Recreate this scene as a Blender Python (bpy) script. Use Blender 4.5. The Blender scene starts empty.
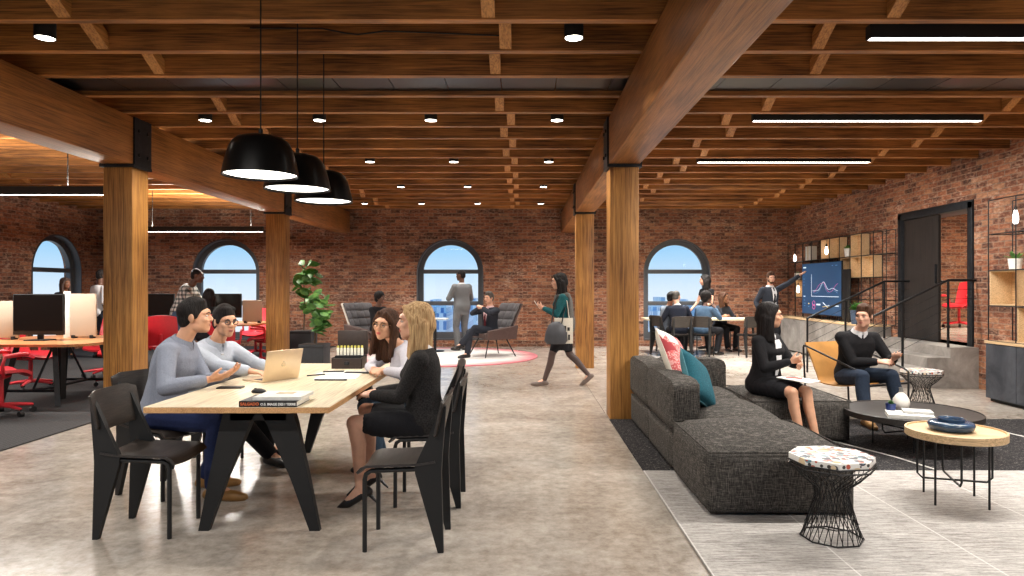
import bpy, bmesh, math, random
from mathutils import Vector as V, Matrix, Euler, Quaternion, noise
random.seed(7)
sc = bpy.context.scene
COL = sc.collection
PI = math.pi
def rad(a): return math.radians(a)
F, CX, CY, H = 682.0, 523.0, 288.0, 1.4        # camera constants used to survey the photograph
def at(px, py, y):
    """photo pixel + distance from the camera -> world point"""
    return V(((px - CX) / F * y, y, H - (py - CY) / F * y))
def wx(px, y): return (px - CX) / F * y

# ------------------------------------------------------------------ objects
def tag(o, label=None, cat=None, group=None, kind=None):
    if label: o['label'] = label
    if cat: o['category'] = cat
    if group: o['group'] = group
    if kind: o['kind'] = kind
    return o
def empty(name, loc=(0, 0, 0), rz=0, label=None, cat=None, group=None):
    o = bpy.data.objects.new(name, None); COL.objects.link(o)
    o.location = loc; o.rotation_euler = (0, 0, rz); o.empty_display_size = .1
    return tag(o, label, cat, group)
def copy_tree(o, parent=None):
    c = o.copy(); COL.objects.link(c)
    if parent is not None: c.parent = parent
    for ch in list(o.children): copy_tree(ch, c)
    return c
def mesh_obj(name, me, mat, parent=None):
    o = bpy.data.objects.new(name, me); COL.objects.link(o)
    if mat is not None and not me.materials: me.materials.append(mat)
    if parent is not None: o.parent = parent
    return o
def rotm(rx=0, ry=0, rz=0): return Euler((rad(rx), rad(ry), rad(rz))).to_matrix()
def basis(zdir, xhint=None):
    z = V(zdir).normalized()
    h = V(xhint) if xhint is not None else (V((0, 0, 1)) if abs(z.z) < .95 else V((0, 1, 0)))
    if xhint is not None:
        x = (h - z * h.dot(z)).normalized()
        if x.length < .5: x = z.orthogonal().normalized()
        y = z.cross(x)
    else:
        x = h.cross(z).normalized(); y = z.cross(x)
    return Matrix((x, y, z)).transposed()

class MB:
    def __init__(s): s.bm = bmesh.new(); s.mi = 0
    def _new(s, fs):
        for f in fs: f.material_index = s.mi
    def box(s, c, d, rot=None, bev=0, seg=2):
        r = bmesh.ops.create_cube(s.bm, size=1)['verts']
        for v in r:
            p = V((v.co.x * d[0], v.co.y * d[1], v.co.z * d[2]))
            v.co = (rot @ p if rot else p) + V(c)
        fs = {f for v in r for f in v.link_faces}; s._new(fs)
        if bev:
            es = list({e for v in r for e in v.link_edges})
            q = bmesh.ops.bevel(s.bm, geom=es, offset=bev, segments=seg, affect='EDGES', profile=.5)
            s._new(q['faces'])
        return s
    def span(s, a, b, bev=0, seg=2):
        return s.box([(a[i] + b[i]) / 2 for i in range(3)], [abs(b[i] - a[i]) for i in range(3)], None, bev, seg)
    def loft(s, rings, cap=True, close=False):
        vr = [[s.bm.verts.new(p) for p in r] for r in rings]
        n = len(vr[0]); fs = []
        m = len(vr)
        for i in range(m if close else m - 1):
            a, b = vr[i], vr[(i + 1) % m]
            for j in range(n):
                k = (j + 1) % n
                fs.append(s.bm.faces.new((a[j], a[k], b[k], b[j])))
        if cap and not close:
            fs.append(s.bm.faces.new(vr[0][::-1])); fs.append(s.bm.faces.new(vr[-1]))
        s._new(fs); return s
    def ring(s, c, R, a, b, n=16):
        return [V(c) + R @ V((a * math.cos(2 * PI * i / n), b * math.sin(2 * PI * i / n), 0)) for i in range(n)]
    def tube(s, p0, p1, r0, r1=None, n=10):
        p0, p1 = V(p0), V(p1); r1 = r0 if r1 is None else r1
        R = basis(p1 - p0)
        return s.loft([s.ring(p0, R, r0, r0, n), s.ring(p1, R, r1, r1, n)])
    def path(s, pts, r, n=8, close=False, flat=None):
        pts = [V(p) for p in pts]; m = len(pts); rings = []
        prev = None
        for i, p in enumerate(pts):
            a = pts[(i - 1) % m] if (i or close) else p
            b = pts[(i + 1) % m] if (i < m - 1 or close) else p
            t = (b - a).normalized()
            if prev is None: R = basis(t)
            else:
                q = prev.col[2].rotation_difference(t); R = q.to_matrix() @ prev
            prev = R
            rr = r[i] if isinstance(r, (list, tuple)) else r
            rings.append(s.ring(p, R, rr, rr * (flat or 1), n))
        return s.loft(rings, cap=not close, close=close)
    def lathe(s, prof, c=(0, 0, 0), n=24, cap=True, R=None):
        rings = []
        for r, z in prof:
            r = max(r, 1e-4)
            ps = [V((r * math.cos(2 * PI * i / n), r * math.sin(2 * PI * i / n), z)) for i in range(n)]
            rings.append([(R @ p if R else p) + V(c) for p in ps])
        return s.loft(rings, cap)
    def ball(s, c, r, R=None, u=16, v=10):
        if not isinstance(r, (tuple, list)): r = (r, r, r)
        q = bmesh.ops.create_uvsphere(s.bm, u_segments=u, v_segments=v, radius=1)['verts']
        for w in q:
            p = V((w.co.x * r[0], w.co.y * r[1], w.co.z * r[2]))
            w.co = (R @ p if R else p) + V(c)
        s._new({f for w in q for f in w.link_faces}); return s
    def caps(s, p0, p1, r0, r1=None, n=12):
        """tapered capsule"""
        p0, p1 = V(p0), V(p1); r1 = r0 if r1 is None else r1
        if (p1 - p0).length < 1e-5: return s.ball(p0, r0)
        R = basis(p1 - p0); d = R.col[2]; rings = []
        for k in range(1, 6):
            a = -PI / 2 + k * PI / 10
            rings.append(s.ring(p0 + d * r0 * math.sin(a), R, r0 * math.cos(a), r0 * math.cos(a), n))
        for k in range(0, 5):
            a = k * PI / 10
            rings.append(s.ring(p1 + d * r1 * math.sin(a), R, r1 * math.cos(a), r1 * math.cos(a), n))
        return s.loft(rings)
    def prism(s, poly, fn, lo, hi):
        """2-D outline extruded: fn(a, b, depth) -> point"""
        A = [s.bm.verts.new(fn(a, b, lo)) for a, b in poly]; B = [s.bm.verts.new(fn(a, b, hi)) for a, b in poly]
        n = len(A); fs = [s.bm.faces.new(A[::-1]), s.bm.faces.new(B)]
        for i in range(n):
            j = (i + 1) % n; fs.append(s.bm.faces.new((A[i], A[j], B[j], B[i])))
        s._new(fs); return s
    def sheet(s, grid, th):
        """grid of points -> thick sheet (thickness along averaged normals)"""
        m, n = len(grid), len(grid[0]); N = []
        for i in range(m):
            row = []
            for j in range(n):
                du = V(grid[min(i + 1, m - 1)][j]) - V(grid[max(i - 1, 0)][j])
                dv = V(grid[i][min(j + 1, n - 1)]) - V(grid[i][max(j - 1, 0)])
                row.append(du.cross(dv).normalized())
            N.append(row)
        A = [[s.bm.verts.new(V(grid[i][j]) + N[i][j] * th / 2) for j in range(n)] for i in range(m)]
        B = [[s.bm.verts.new(V(grid[i][j]) - N[i][j] * th / 2) for j in range(n)] for i in range(m)]
        fs = []
        for i in range(m - 1):
            for j in range(n - 1):
                fs.append(s.bm.faces.new((A[i][j], A[i + 1][j], A[i + 1][j + 1], A[i][j + 1])))
                fs.append(s.bm.faces.new((B[i][j], B[i][j + 1], B[i + 1][j + 1], B[i + 1][j])))
        for i in range(m - 1):
            fs.append(s.bm.faces.new((A[i][0], B[i][0], B[i + 1][0], A[i + 1][0])))
            fs.append(s.bm.faces.new((A[i][-1], A[i + 1][-1], B[i + 1][-1], B[i][-1])))
        for j in range(n - 1):
            fs.append(s.bm.faces.new((A[0][j], A[0][j + 1], B[0][j + 1], B[0][j])))
            fs.append(s.bm.faces.new((A[-1][j], B[-1][j], B[-1][j + 1], A[-1][j + 1])))
        s._new(fs); return s
    def mesh(s, name, angle=35, smooth=True):
        bmesh.ops.recalc_face_normals(s.bm, faces=s.bm.faces[:])
        me = bpy.data.meshes.new(name); s.bm.to_mesh(me); s.bm.free()
        if smooth:
            me.shade_smooth(); me.set_sharp_from_angle(angle=rad(angle))
        return me
    def build(s, name, mat, parent=None, angle=35, mats=None):
        me = s.mesh(name, angle)
        if mats:
            for m in mats: me.materials.append(m)
        return mesh_obj(name, me, mat, parent)

REM = []     # voxel-merged meshes, evaluated together at the end
def merged(mb, name, mat, parent, voxel, smooth=3, sub=0):
    o = mb.build(name, mat, parent)
    m = o.modifiers.new('m', 'REMESH'); m.mode = 'VOXEL'; m.voxel_size = voxel; m.use_smooth_shade = True
    if smooth:
        q = o.modifiers.new('s', 'SMOOTH'); q.factor = .5; q.iterations = smooth
    REM.append(o); return o
def flush_merged():
    dg = bpy.context.evaluated_depsgraph_get(); new = []
    for o in REM:
        ev = o.evaluated_get(dg)
        me = bpy.data.meshes.new_from_object(ev); new.append((o, me))
    for o, me in new:
        mats = [m for m in o.data.materials]
        o.modifiers.clear(); o.data = me
        if not me.materials:
            for m in mats: me.materials.append(m)
        me.shade_smooth()

# ------------------------------------------------------------------ materials
class N:
    def __init__(s, name):
        s.m = bpy.data.materials.new(name); s.m.use_nodes = True
        s.t = s.m.node_tree; s.b = s.t.nodes['Principled BSDF']
    def n(s, typ, **kw):
        q = s.t.nodes.new(typ)
        for k, v in kw.items(): setattr(q, k, v)
        return q
    def l(s, a, b): s.t.links.new(a, b)
    def val(s, node, **kw):
        for k, v in kw.items(): node.inputs[k].default_value = v
    def pos(s, scale=(1, 1, 1), world=True):
        if world: o = s.n('ShaderNodeNewGeometry').outputs['Position']
        else: o = s.n('ShaderNodeTexCoord').outputs['Object']
        mp = s.n('ShaderNodeMapping'); mp.inputs['Scale'].default_value = scale
        s.l(o, mp.inputs['Vector']); return mp.outputs['Vector']
    def noise(s, vec, scale, detail=4, rough=.55, dist=0):
        q = s.n('ShaderNodeTexNoise'); s.val(q, Scale=scale, Detail=detail, Roughness=rough, Distortion=dist)
        if vec is not None: s.l(vec, q.inputs['Vector'])
        return q.outputs['Fac']
    def ramp(s, fac, stops):
        q = s.n('ShaderNodeValToRGB'); e = q.color_ramp.elements
        while len(e) < len(stops): e.new(.5)
        for i, (p, c) in enumerate(stops):
            e[i].position = p; e[i].color = (*c, 1) if len(c) == 3 else c
        s.l(fac, q.inputs['Fac']); return q.outputs['Color']
    def mix(s, a, b, fac, mode='MIX'):
        q = s.n('ShaderNodeMix', data_type='RGBA', blend_type=mode)
        for x, i in ((fac, 0), (a, 6), (b, 7)):
            if isinstance(x, (int, float)): q.inputs[i].default_value = x
            elif isinstance(x, tuple): q.inputs[i].default_value = (*x, 1)
            else: s.l(x, q.inputs[i])
        return q.outputs[2]
    def math(s, op, a, b=0):
        q = s.n('ShaderNodeMath', operation=op)
        for x, i in ((a, 0), (b, 1)):
            if isinstance(x, (int, float)): q.inputs[i].default_value = x
            else: s.l(x, q.inputs[i])
        return q.outputs[0]
    def base(s, c):
        if isinstance(c, tuple): s.b.inputs['Base Color'].default_value = (*c, 1)
        else: s.l(c, s.b.inputs['Base Color'])
        return s
    def rough(s, r):
        if isinstance(r, (int, float)): s.b.inputs['Roughness'].default_value = r
        else: s.l(r, s.b.inputs['Roughness'])
        return s
    def bump(s, h, strength=.3, dist=.01):
        q = s.n('ShaderNodeBump'); s.val(q, Strength=strength, Distance=dist)
        s.l(h, q.inputs['Height']); s.l(q.outputs['Normal'], s.b.inputs['Normal']); return s
MAT = {}
def C(r, g, b):
    """sRGB 0-255 -> linear"""
    f = lambda v: (v / 255 / 12.92) if v / 255 <= .04045 else ((v / 255 + .055) / 1.055) ** 2.4
    return (f(r), f(g), f(b))
def plain(name, c, rough=.5, metal=0, var=.12, scale=30, bump=0, spec=None, sheen=0):
    if name in MAT: return MAT[name]
    m = N(name); v = m.pos(world=False); f = m.noise(v, scale, 5)
    lo = tuple(x * (1 - var) for x in c); hi = tuple(min(1, x * (1 + var)) for x in c)
    m.base(m.ramp(f, [(.3, lo), (.7, hi)])).rough(rough); m.b.inputs['Metallic'].default_value = metal
    if spec is not None: m.b.inputs['Specular IOR Level'].default_value = spec
    if sheen: m.b.inputs['Sheen Weight'].default_value = sheen
    if bump: m.bump(f, bump, .01)
    MAT[name] = m.m; return m.m
def cloth(name, c, c2=None, scale=260, rough=.9, fold=.35):
    """woven cloth with soft folds"""
    if name in MAT: return MAT[name]
    m = N(name); v = m.pos(world=False)
    f = m.noise(v, scale, 2); g = m.noise(v, 9, 3, .5, .6)
    c2 = c2 or tuple(x * .72 for x in c)
    m.base(m.ramp(f, [(.35, c2), (.65, c)])).rough(rough)
    m.bump(m.math('ADD', m.math('MULTIPLY', f, .12), g), fold, .03)
    m.b.inputs['Specular IOR Level'].default_value = .25
    MAT[name] = m.m; return m.m
def wood(name, axis, dark, mid, light, world=True, rough=.55, grain=1.0, bump=.35):
    if name in MAT: return MAT[name]
    m = N(name); sc_ = [9.0 * grain] * 3; sc_[axis] = .55 * grain
    v = m.pos(tuple(sc_), world); f = m.noise(v, 1.6, 8, .68, 1.6)
    fine = [60.0 * grain] * 3; fine[axis] = 1.5 * grain
    g = m.noise(m.pos(tuple(fine), world), 1.5, 4, .6)
    big = m.noise(m.pos((1.1, 1.1, 1.1), world), 1.3, 2)
    col = m.ramp(f, [(.36, dark), (.5, mid), (.64, light)])
    col = m.mix(col, m.ramp(g, [(.40, tuple(x * .25 for x in dark)), (.56, light)]), .5)
    col = m.mix(col, m.ramp(big, [(.35, tuple(x * .75 for x in mid)), (.65, tuple(min(1, x * 1.2) for x in light))]), .3)
    m.base(col).rough(rough).bump(m.math('ADD', m.math('MULTIPLY', g, .5), f), bump, .008)
    MAT[name] = m.m; return m.m
def emit(name, c, strength):
    if name in MAT: return MAT[name]
    m = N(name); m.b.inputs['Emission Color'].default_value = (*c, 1); m.b.inputs['Emission Strength'].default_value = strength
    m.base(tuple(min(.9, x) for x in c)); MAT[name] = m.m; return m.m

# brick: courses follow the wall, on reveals too
def brick_mat():
    m = N('brick'); geo = m.n('ShaderNodeNewGeometry')
    sp = m.n('ShaderNodeSeparateXYZ'); m.l(geo.outputs['Position'], sp.inputs[0])
    sn = m.n('ShaderNodeSeparateXYZ'); m.l(geo.outputs['True Normal'], sn.inputs[0])
    side = m.math('GREATER_THAN', m.math('ABSOLUTE', sn.outputs['X']), .7)
    u = m.math('ADD', m.math('MULTIPLY', sp.outputs['Y'], side), m.math('MULTIPLY', sp.outputs['X'], m.math('SUBTRACT', 1, side)))
    cb = m.n('ShaderNodeCombineXYZ'); m.l(u, cb.inputs[0]); m.l(sp.outputs['Z'], cb.inputs[1])
    wob = m.n('ShaderNodeTexNoise'); m.val(wob, Scale=6.0, Detail=3.0); m.l(geo.outputs['Position'], wob.inputs['Vector'])
    ad = m.n('ShaderNodeVectorMath', operation='MULTIPLY_ADD'); m.l(wob.outputs['Color'], ad.inputs[0])
    ad.inputs[1].default_value = (.02, .02, 0); m.l(cb.outputs[0], ad.inputs[2])
    b = m.n('ShaderNodeTexBrick'); b.offset = .5
    m.val(b, Scale=1.0, **{'Mortar Size': .009, 'Mortar Smooth': .25, 'Bias': 0.0, 'Brick Width': .225, 'Row Height': .078})
    b.inputs['Color1'].default_value = (0, 0, 0, 1); b.inputs['Color2'].default_value = (1, 1, 1, 1)
    b.inputs['Mortar'].default_value = (.5, .5, .5, 1)
    m.l(ad.outputs[0], b.inputs['Vector'])
    p = m.pos()
    wear = m.noise(p, 2.2, 5, .65); fine = m.noise(m.pos((9, 9, 25)), 1.5, 6, .7); spot = m.noise(m.pos((4.6, 4.6, 13)), 1.0, 1)
    tint = m.n('ShaderNodeSeparateColor'); m.l(b.outputs['Color'], tint.inputs[0])
    col = m.ramp(tint.outputs[0], [(0, C(64, 36, 31)), (.25, C(112, 62, 48)), (.5, C(150, 86, 60)), (.75, C(182, 112, 78)), (1, C(206, 150, 112))])
    col = m.mix(col, m.ramp(spot, [(.42, C(60, 36, 31)), (.56, C(196, 126, 88))]), .18)
    col = m.mix(col, C(166, 146, 128), m.math('MULTIPLY', b.outputs['Fac'], .75))
    col = m.mix(col, m.ramp(fine, [(.42, C(44, 28, 25)), (.58, C(188, 138, 106))]), .36)
    chalk = m.ramp(m.math('MULTIPLY', wear, fine), [(.28, (0, 0, 0)), (.42, (1, 1, 1))])
    col = m.mix(col, C(226, 200, 178), m.math('MULTIPLY', chalk, .5))
    soot = m.ramp(m.noise(m.pos((.5, .5, .8)), 1.2, 3), [(.4, (.55, .55, .57)), (.58, (1, 1, 1))])
    col = m.mix(col, soot, .7, 'MULTIPLY')
    m.base(col).rough(.88)
    h = m.math('ADD', m.math('MULTIPLY', m.math('SUBTRACT', 1, b.outputs['Fac']), 1.0), m.math('MULTIPLY', fine, .5))
    m.bump(h, .6, .012); return m.m
BRICK = brick_mat()

W_ = dict(dark=C(70, 40, 20), mid=C(138, 86, 44), light=C(186, 128, 72))
JOIST = wood('joist_timber', 0, C(44, 23, 9), C(112, 65, 28), C(202, 134, 68))
BLOCK = wood('blocking_timber', 1, C(120, 70, 32), C(176, 114, 58), C(206, 148, 84))
BEAM = wood('beam_timber', 1, C(82, 46, 20), C(142, 87, 42), C(186, 126, 68), rough=.42)
POST = wood('post_timber', 2, C(84, 46, 16), C(150, 94, 40), C(204, 148, 78))
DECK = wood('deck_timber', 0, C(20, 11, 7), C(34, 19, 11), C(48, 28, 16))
STEEL = plain('dark_steel', C(44, 46, 50), .5, .6, .25, 18, .1)
BLACK = plain('black_metal', C(22, 22, 24), .42, .3, .1)
BLACKM = plain('matt_black', C(18, 18, 19), .6, 0, .1)
EBONY = wood('dark_ash', 0, C(22, 18, 16), C(42, 36, 32), C(62, 54, 48), False, .4, 2.0, .2)
def concrete():
    m = N('polished_concrete'); p = m.pos()
    a = m.noise(p, .55, 8, .62, .5); b = m.noise(p, 3.2, 9, .72, .25); c = m.noise(m.pos((1, .35, 1)), 1.3, 6, .6, .4); d = m.noise(p, 14, 8, .75)
    col = m.ramp(b, [(.32, C(92, 83, 75)), (.5, C(158, 148, 138)), (.66, C(206, 199, 190))])
    col = m.mix(col, m.ramp(a, [(.38, C(98, 87, 78)), (.5, C(164, 154, 143)), (.62, C(208, 203, 197))]), .5)
    col = m.mix(col, m.ramp(c, [(.36, C(140, 122, 96)), (.55, C(190, 182, 170))]), .3)
    col = m.mix(col, m.ramp(d, [(.35, C(112, 102, 93)), (.62, C(212, 204, 194))]), .32)
    m.base(col).rough(m.math('ADD', m.math('MULTIPLY', b, .30), .06))
    m.bump(b, .06, .004); m.b.inputs['Specular IOR Level'].default_value = .55
    MAT['concrete'] = m.m; return m.m
CONC = concrete()
def stuffs():
    m = N('office_carpet'); p = m.pos((1, 1, 1)); f = m.noise(p, 140, 3); w = m.n('ShaderNodeTexWave'); m.val(w, Scale=6.0, Distortion=1.5, Detail=2.0)
    m.l(m.pos((1, .3, 1)), w.inputs['Vector'])
    col = m.mix(m.ramp(f, [(.35, C(26, 26, 28)), (.65, C(62, 60, 61))]), m.ramp(w.outputs['Fac'], [(.3, C(28, 27, 29)), (.8, C(66, 64, 64))]), .4)
    m.base(col).rough(.95).bump(f, .5, .01); MAT['carpet'] = m.m
    m = N('grey_wool'); f = m.noise(m.pos((4, 46, 1)), 1.6, 5, .75); g = m.noise(m.pos((40, 60, 1)), 1.2, 3, .7); k = m.noise(m.pos(), 1.4, 3)
    col = m.mix(m.ramp(f, [(.40, C(108, 103, 99)), (.5, C(176, 171, 166)), (.60, C(228, 224, 219))]), m.ramp(g, [(.35, C(112, 107, 103)), (.65, C(206, 202, 197))]), .35)
    col = m.mix(col, m.ramp(k, [(.35, C(136, 130, 126)), (.65, C(192, 188, 184))]), .3)
    sx = m.n('ShaderNodeSeparateXYZ'); m.l(m.pos(), sx.inputs[0]); ln = m.math('LESS_THAN', m.math('FRACT', m.math('MULTIPLY', m.math('SUBTRACT', sx.outputs[0], .915), 1 / .71)), .013)
    col = m.mix(col, C(240, 238, 234), m.math('MULTIPLY', ln, .45))
    m.base(col).rough(.95).bump(m.math('ADD', f, g), .35, .008); MAT['rug_grey'] = m.m
    m = N('black_wool'); f = m.noise(m.pos((10, 40, 1)), 1.6, 4, .7); g = m.noise(m.pos((55, 55, 1)), 1.2, 2, .7)
    col = m.ramp(m.math('ADD', m.math('MULTIPLY', f, .5), m.math('MULTIPLY', g, .5)), [(.46, C(8, 7, 10)), (.54, C(24, 22, 26)), (.62, C(128, 120, 116))])
    m.base(col).rough(.95).bump(g, .5, .01); MAT['rug_black'] = m.m
    m = N('tweed'); v = m.pos((1, 1, 1), False); f = m.noise(m.pos((230, 230, 16), False), 1, 3, .75); g = m.noise(m.pos((20, 20, 230), False), 1, 3, .75)
    k = m.noise(v, 3, 3)
    col = m.mix(m.ramp(f, [(.38, C(36, 34, 33)), (.5, C(74, 71, 68)), (.64, C(148, 141, 134))]), m.ramp(g, [(.38, C(40, 38, 37)), (.52, C(78, 75, 71)), (.66, C(148, 141, 134))]), .5)
    col = m.mix(col, (.78, .78, .78), 1.0, 'MULTIPLY')
    m.base(col).rough(.95).bump(m.math('ADD', m.math('MULTIPLY', k, 3), m.math('ADD', f, g)), .4, .01); m.b.inputs['Specular IOR Level'].default_value = .2
    MAT['tweed'] = m.m
    m = N('leaf'); f = m.noise(m.pos((1, 1, 1)), 9, 3)
    m.base(m.ramp(f, [(.3, C(40, 80, 34)), (.55, C(82, 134, 60)), (.75, C(134, 174, 90))])).rough(.5); MAT['leaf'] = m.m
    m = N('terrazzo'); v = m.pos((1, 1, 1), False)
    col = (.86, .84, .80)
    for k, (sc_, th, c) in enumerate([(13, .38, C(40, 46, 66)), (12, .34, C(206, 150, 84)), (16, .34, C(110, 148, 160)), (22, .34, C(196, 92, 70)), (30, .36, C(60, 58, 56)), (9, .3, C(228, 206, 170))]):
        vo = m.n('ShaderNodeTexVoronoi'); m.val(vo, Scale=float(sc_), Randomness=1.0)
        off = m.n('ShaderNodeMapping'); off.inputs['Location'].default_value = (k * 1.37, k * .71, k * .33); m.l(v, off.inputs['Vector']); m.l(off.outputs[0], vo.inputs['Vector'])
        wn = m.n('ShaderNodeSeparateColor'); m.l(vo.outputs['Color'], wn.inputs[0])
        fac = m.math('MULTIPLY', m.math('LESS_THAN', vo.outputs['Distance'], th), m.math('GREATER_THAN', wn.outputs[0], .42))
        col = m.mix(col, c, fac)
    m.base(col).rough(.3); MAT['terrazzo'] = m.m
    m = N('window_glass'); t = m.t; t.nodes.remove(m.b)
    tr = m.n('ShaderNodeBsdfTransparent'); gl = m.n('ShaderNodeBsdfGlossy'); gl.inputs['Roughness'].default_value = .02
    mx = m.n('ShaderNodeMixShader'); mx.inputs[0].default_value = .02
    m.l(tr.outputs[0], mx.inputs[1]); m.l(gl.outputs[0], mx.inputs[2]); m.l(mx.outputs[0], t.nodes['Material Output'].inputs[0]); MAT['glass'] = m.m
    m = N('block_concrete'); b = m.noise(m.pos(), 2.5, 8, .7, .6)
    m.base(m.ramp(b, [(.3, C(112, 107, 102)), (.6, C(158, 152, 146)), (.75, C(182, 177, 171))])).rough(.7).bump(b, .15, .01); MAT['block'] = m.m
    m = N('patinated_steel'); b = m.noise(m.pos(), 2.2, 7, .7, .8)
    m.base(m.ramp(b, [(.3, C(48, 52, 60)), (.6, C(84, 88, 96)), (.75, C(110, 114, 120))])).rough(.45).bump(b, .08, .01); m.b.inputs['Metallic'].default_value = .35; MAT['patina'] = m.m
stuffs()
OAK = wood('pale_oak', 1, C(190, 150, 104), C(216, 180, 134), C(232, 202, 160), False, .45, 1.6, .1)
OAKX = wood('pale_oak_across', 0, C(190, 150, 104), C(216, 180, 134), C(232, 202, 160), False, .45, 1.6, .1)
PLY = wood('birch_top', 1, C(214, 188, 150), C(232, 212, 178), C(242, 226, 198), False, .35, 1.2, .04)
RED = plain('red_plastic', C(204, 44, 54), .38, 0, .06)
ORD = 'first second third fourth fifth sixth seventh eighth ninth tenth eleventh twelfth thirteenth fourteenth fifteenth sixteenth seventeenth eighteenth nineteenth twentieth'.split()
WORLD, EXPOSURE = 1.12, 0.0
# ================================================================== SETTING
XL, XR, YB, YF = -10.2, 6.35, 16.3, -3.0
ZJ, ZD = 3.22, 3.56                      # underside of joists, underside of deck
def struct(o): o['kind'] = 'structure'; return o
struct(MB().span((XL - .4, YF, -.12), (XR + .4, YB + .4, 0)).build('floor', CONC))
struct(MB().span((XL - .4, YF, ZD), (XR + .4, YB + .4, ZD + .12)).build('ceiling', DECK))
AR, AZ0, AZS = .80, .157, 1.776          # arch radius, sill, spring line
def arch(c, r=AR, z0=AZ0, n=20):
    return [(c - r, z0), (c + r, z0)] + [(c + r * math.cos(PI * k / n), AZS + r * math.sin(PI * k / n)) for k in range(n + 1)]
def holed(outer, holes, fn, th):
    """flat outline with holes -> solid wall; fn(a, b, depth)"""
    bm = bmesh.new()
    for lp in [outer] + holes:
        vs = [bm.verts.new((a, b, 0)) for a, b in lp]
        for i in range(len(vs)): bm.edges.new((vs[i], vs[(i + 1) % len(vs)]))
    bmesh.ops.triangle_fill(bm, use_beauty=True, use_dissolve=False, edges=bm.edges[:])
    q = bmesh.ops.extrude_face_region(bm, geom=bm.faces[:])
    for v in q['geom']:
        if isinstance(v, bmesh.types.BMVert): v.co.z = th
    for v in bm.verts: v.co = fn(v.co.x, v.co.y, v.co.z)
    mb = MB(); mb.bm.free(); mb.bm = bm; return mb
WINX = (-7.1, -1.745, 3.68)
struct(holed([(XL - .4, 0), (12.5, 0), (12.5, ZD), (XL - .4, ZD)], [arch(x) for x in WINX], lambda a, b, d: V((a, YB + d, b)), .4).build('wall_back', BRICK, angle=20))
struct(holed([(YF, 0), (YB, 0), (YB, ZD), (YF, ZD)], [arch(14.95), arch(9.6)], lambda a, b, d: V((XL - d, a, b)), .4).build('wall_left', BRICK, angle=20))
struct(holed([(XL - .4, 0), (XR + .4, 0), (XR + .4, ZD), (XL - .4, ZD)], [arch(x) for x in (-8.2, -5.4, -2.6, .2, 3.0)], lambda a, b, d: V((a, YF - d, b)), .3).build('wall_front', BRICK, angle=20))  # unseen wall added to limit frontal sky light; arched openings let some through
DY0, DY1, DZ0, DZ1 = 9.62, 11.49, .57, 2.63
struct(holed([(YF, 0), (YB, 0), (YB, ZD), (YF, ZD)], [[(DY0, DZ0), (DY1, DZ0), (DY1, DZ1), (DY0, DZ1)]], lambda a, b, d: V((XR + d, a, b)), .4).build('wall_right', BRICK, angle=20))
# room beyond the doorway
struct(MB().span((XR + .4, 8.4, .35), (12.5, YB, .57)).build('floor_annex', CONC))
struct(MB().span((12.5, 8.0, .57), (12.7, YB, ZD)).span((XR + .4, 8.0, .57), (12.7, 8.2, ZD)).build('wall_annex', BRICK))
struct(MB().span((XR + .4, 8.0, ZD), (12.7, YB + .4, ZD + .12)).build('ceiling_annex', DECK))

FRAME = plain('window_paint', C(80, 82, 86), .5, 0, .08)
def window(name, fn):
    """fn(u, z, depth): u across, depth into the wall"""
    o = struct(empty(name, (0, 0, 0)))
    out = arch(0, AR - .002, AZ0 + .002); inn = arch(0, AR - .14, AZ0 + .18)
    bm = bmesh.new(); mb = MB()
    n = len(out)
    rings = []
    for d in (.16, .26):
        rings.append(([mb.bm.verts.new(fn(a, b, d)) for a, b in out], [mb.bm.verts.new(fn(a, b, d)) for a, b in inn]))
    for i in range(n):
        j = (i + 1) % n
        for (A, B) in rings: mb.bm.faces.new((A[i], A[j], B[j], B[i]))
        for k in (0, 1): mb.bm.faces.new((rings[0][k][i], rings[0][k][j], rings[1][k][j], rings[1][k][i]))
    bm.free()
    mb.build('window_frame', FRAME, o)
    t = MB()
    for z in (AZS - .03, .98):
        q = [fn(-.67, z, .17), fn(.67, z + .10, .25)]
        t.span(q[0], q[1], .008)
    t.build('transom', FRAME, o)
    g = MB(); gl = arch(0, AR - .13, AZ0 + .17)
    g.prism(gl, lambda a, b, d: fn(a, b, d), .205, .215)
    g.build('pane', MAT['glass'], o)
    # painted reveal lining standing a little proud of the brick
    r = MB(); A = arch(0, AR - .001, AZ0 + .001); B = arch(0, AR - .03, AZ0 + .03)
    L = []
    for d in (-.012, .17): L.append(([r.bm.verts.new(fn(a, b, d)) for a, b in A], [r.bm.verts.new(fn(a, b, d)) for a, b in B]))
    for i in range(n):
        j = (i + 1) % n
        for (P, Q) in L: r.bm.faces.new((P[i], P[j], Q[j], Q[i]))
        for k in (0, 1): r.bm.faces.new((L[0][k][i], L[0][k][j], L[1][k][j], L[1][k][i]))
    r.build('window_lining', FRAME, o)
    return o
for i, x in enumerate(WINX): window('window_%d' % (i + 1), lambda u, z, d, x=x: V((x + u, YB + d, z)))
window('window_4', lambda u, z, d: V((XL - d, 14.95 + u, z)))
window('window_5', lambda u, z, d: V((XL - d, 9.6 + u, z)))
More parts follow.
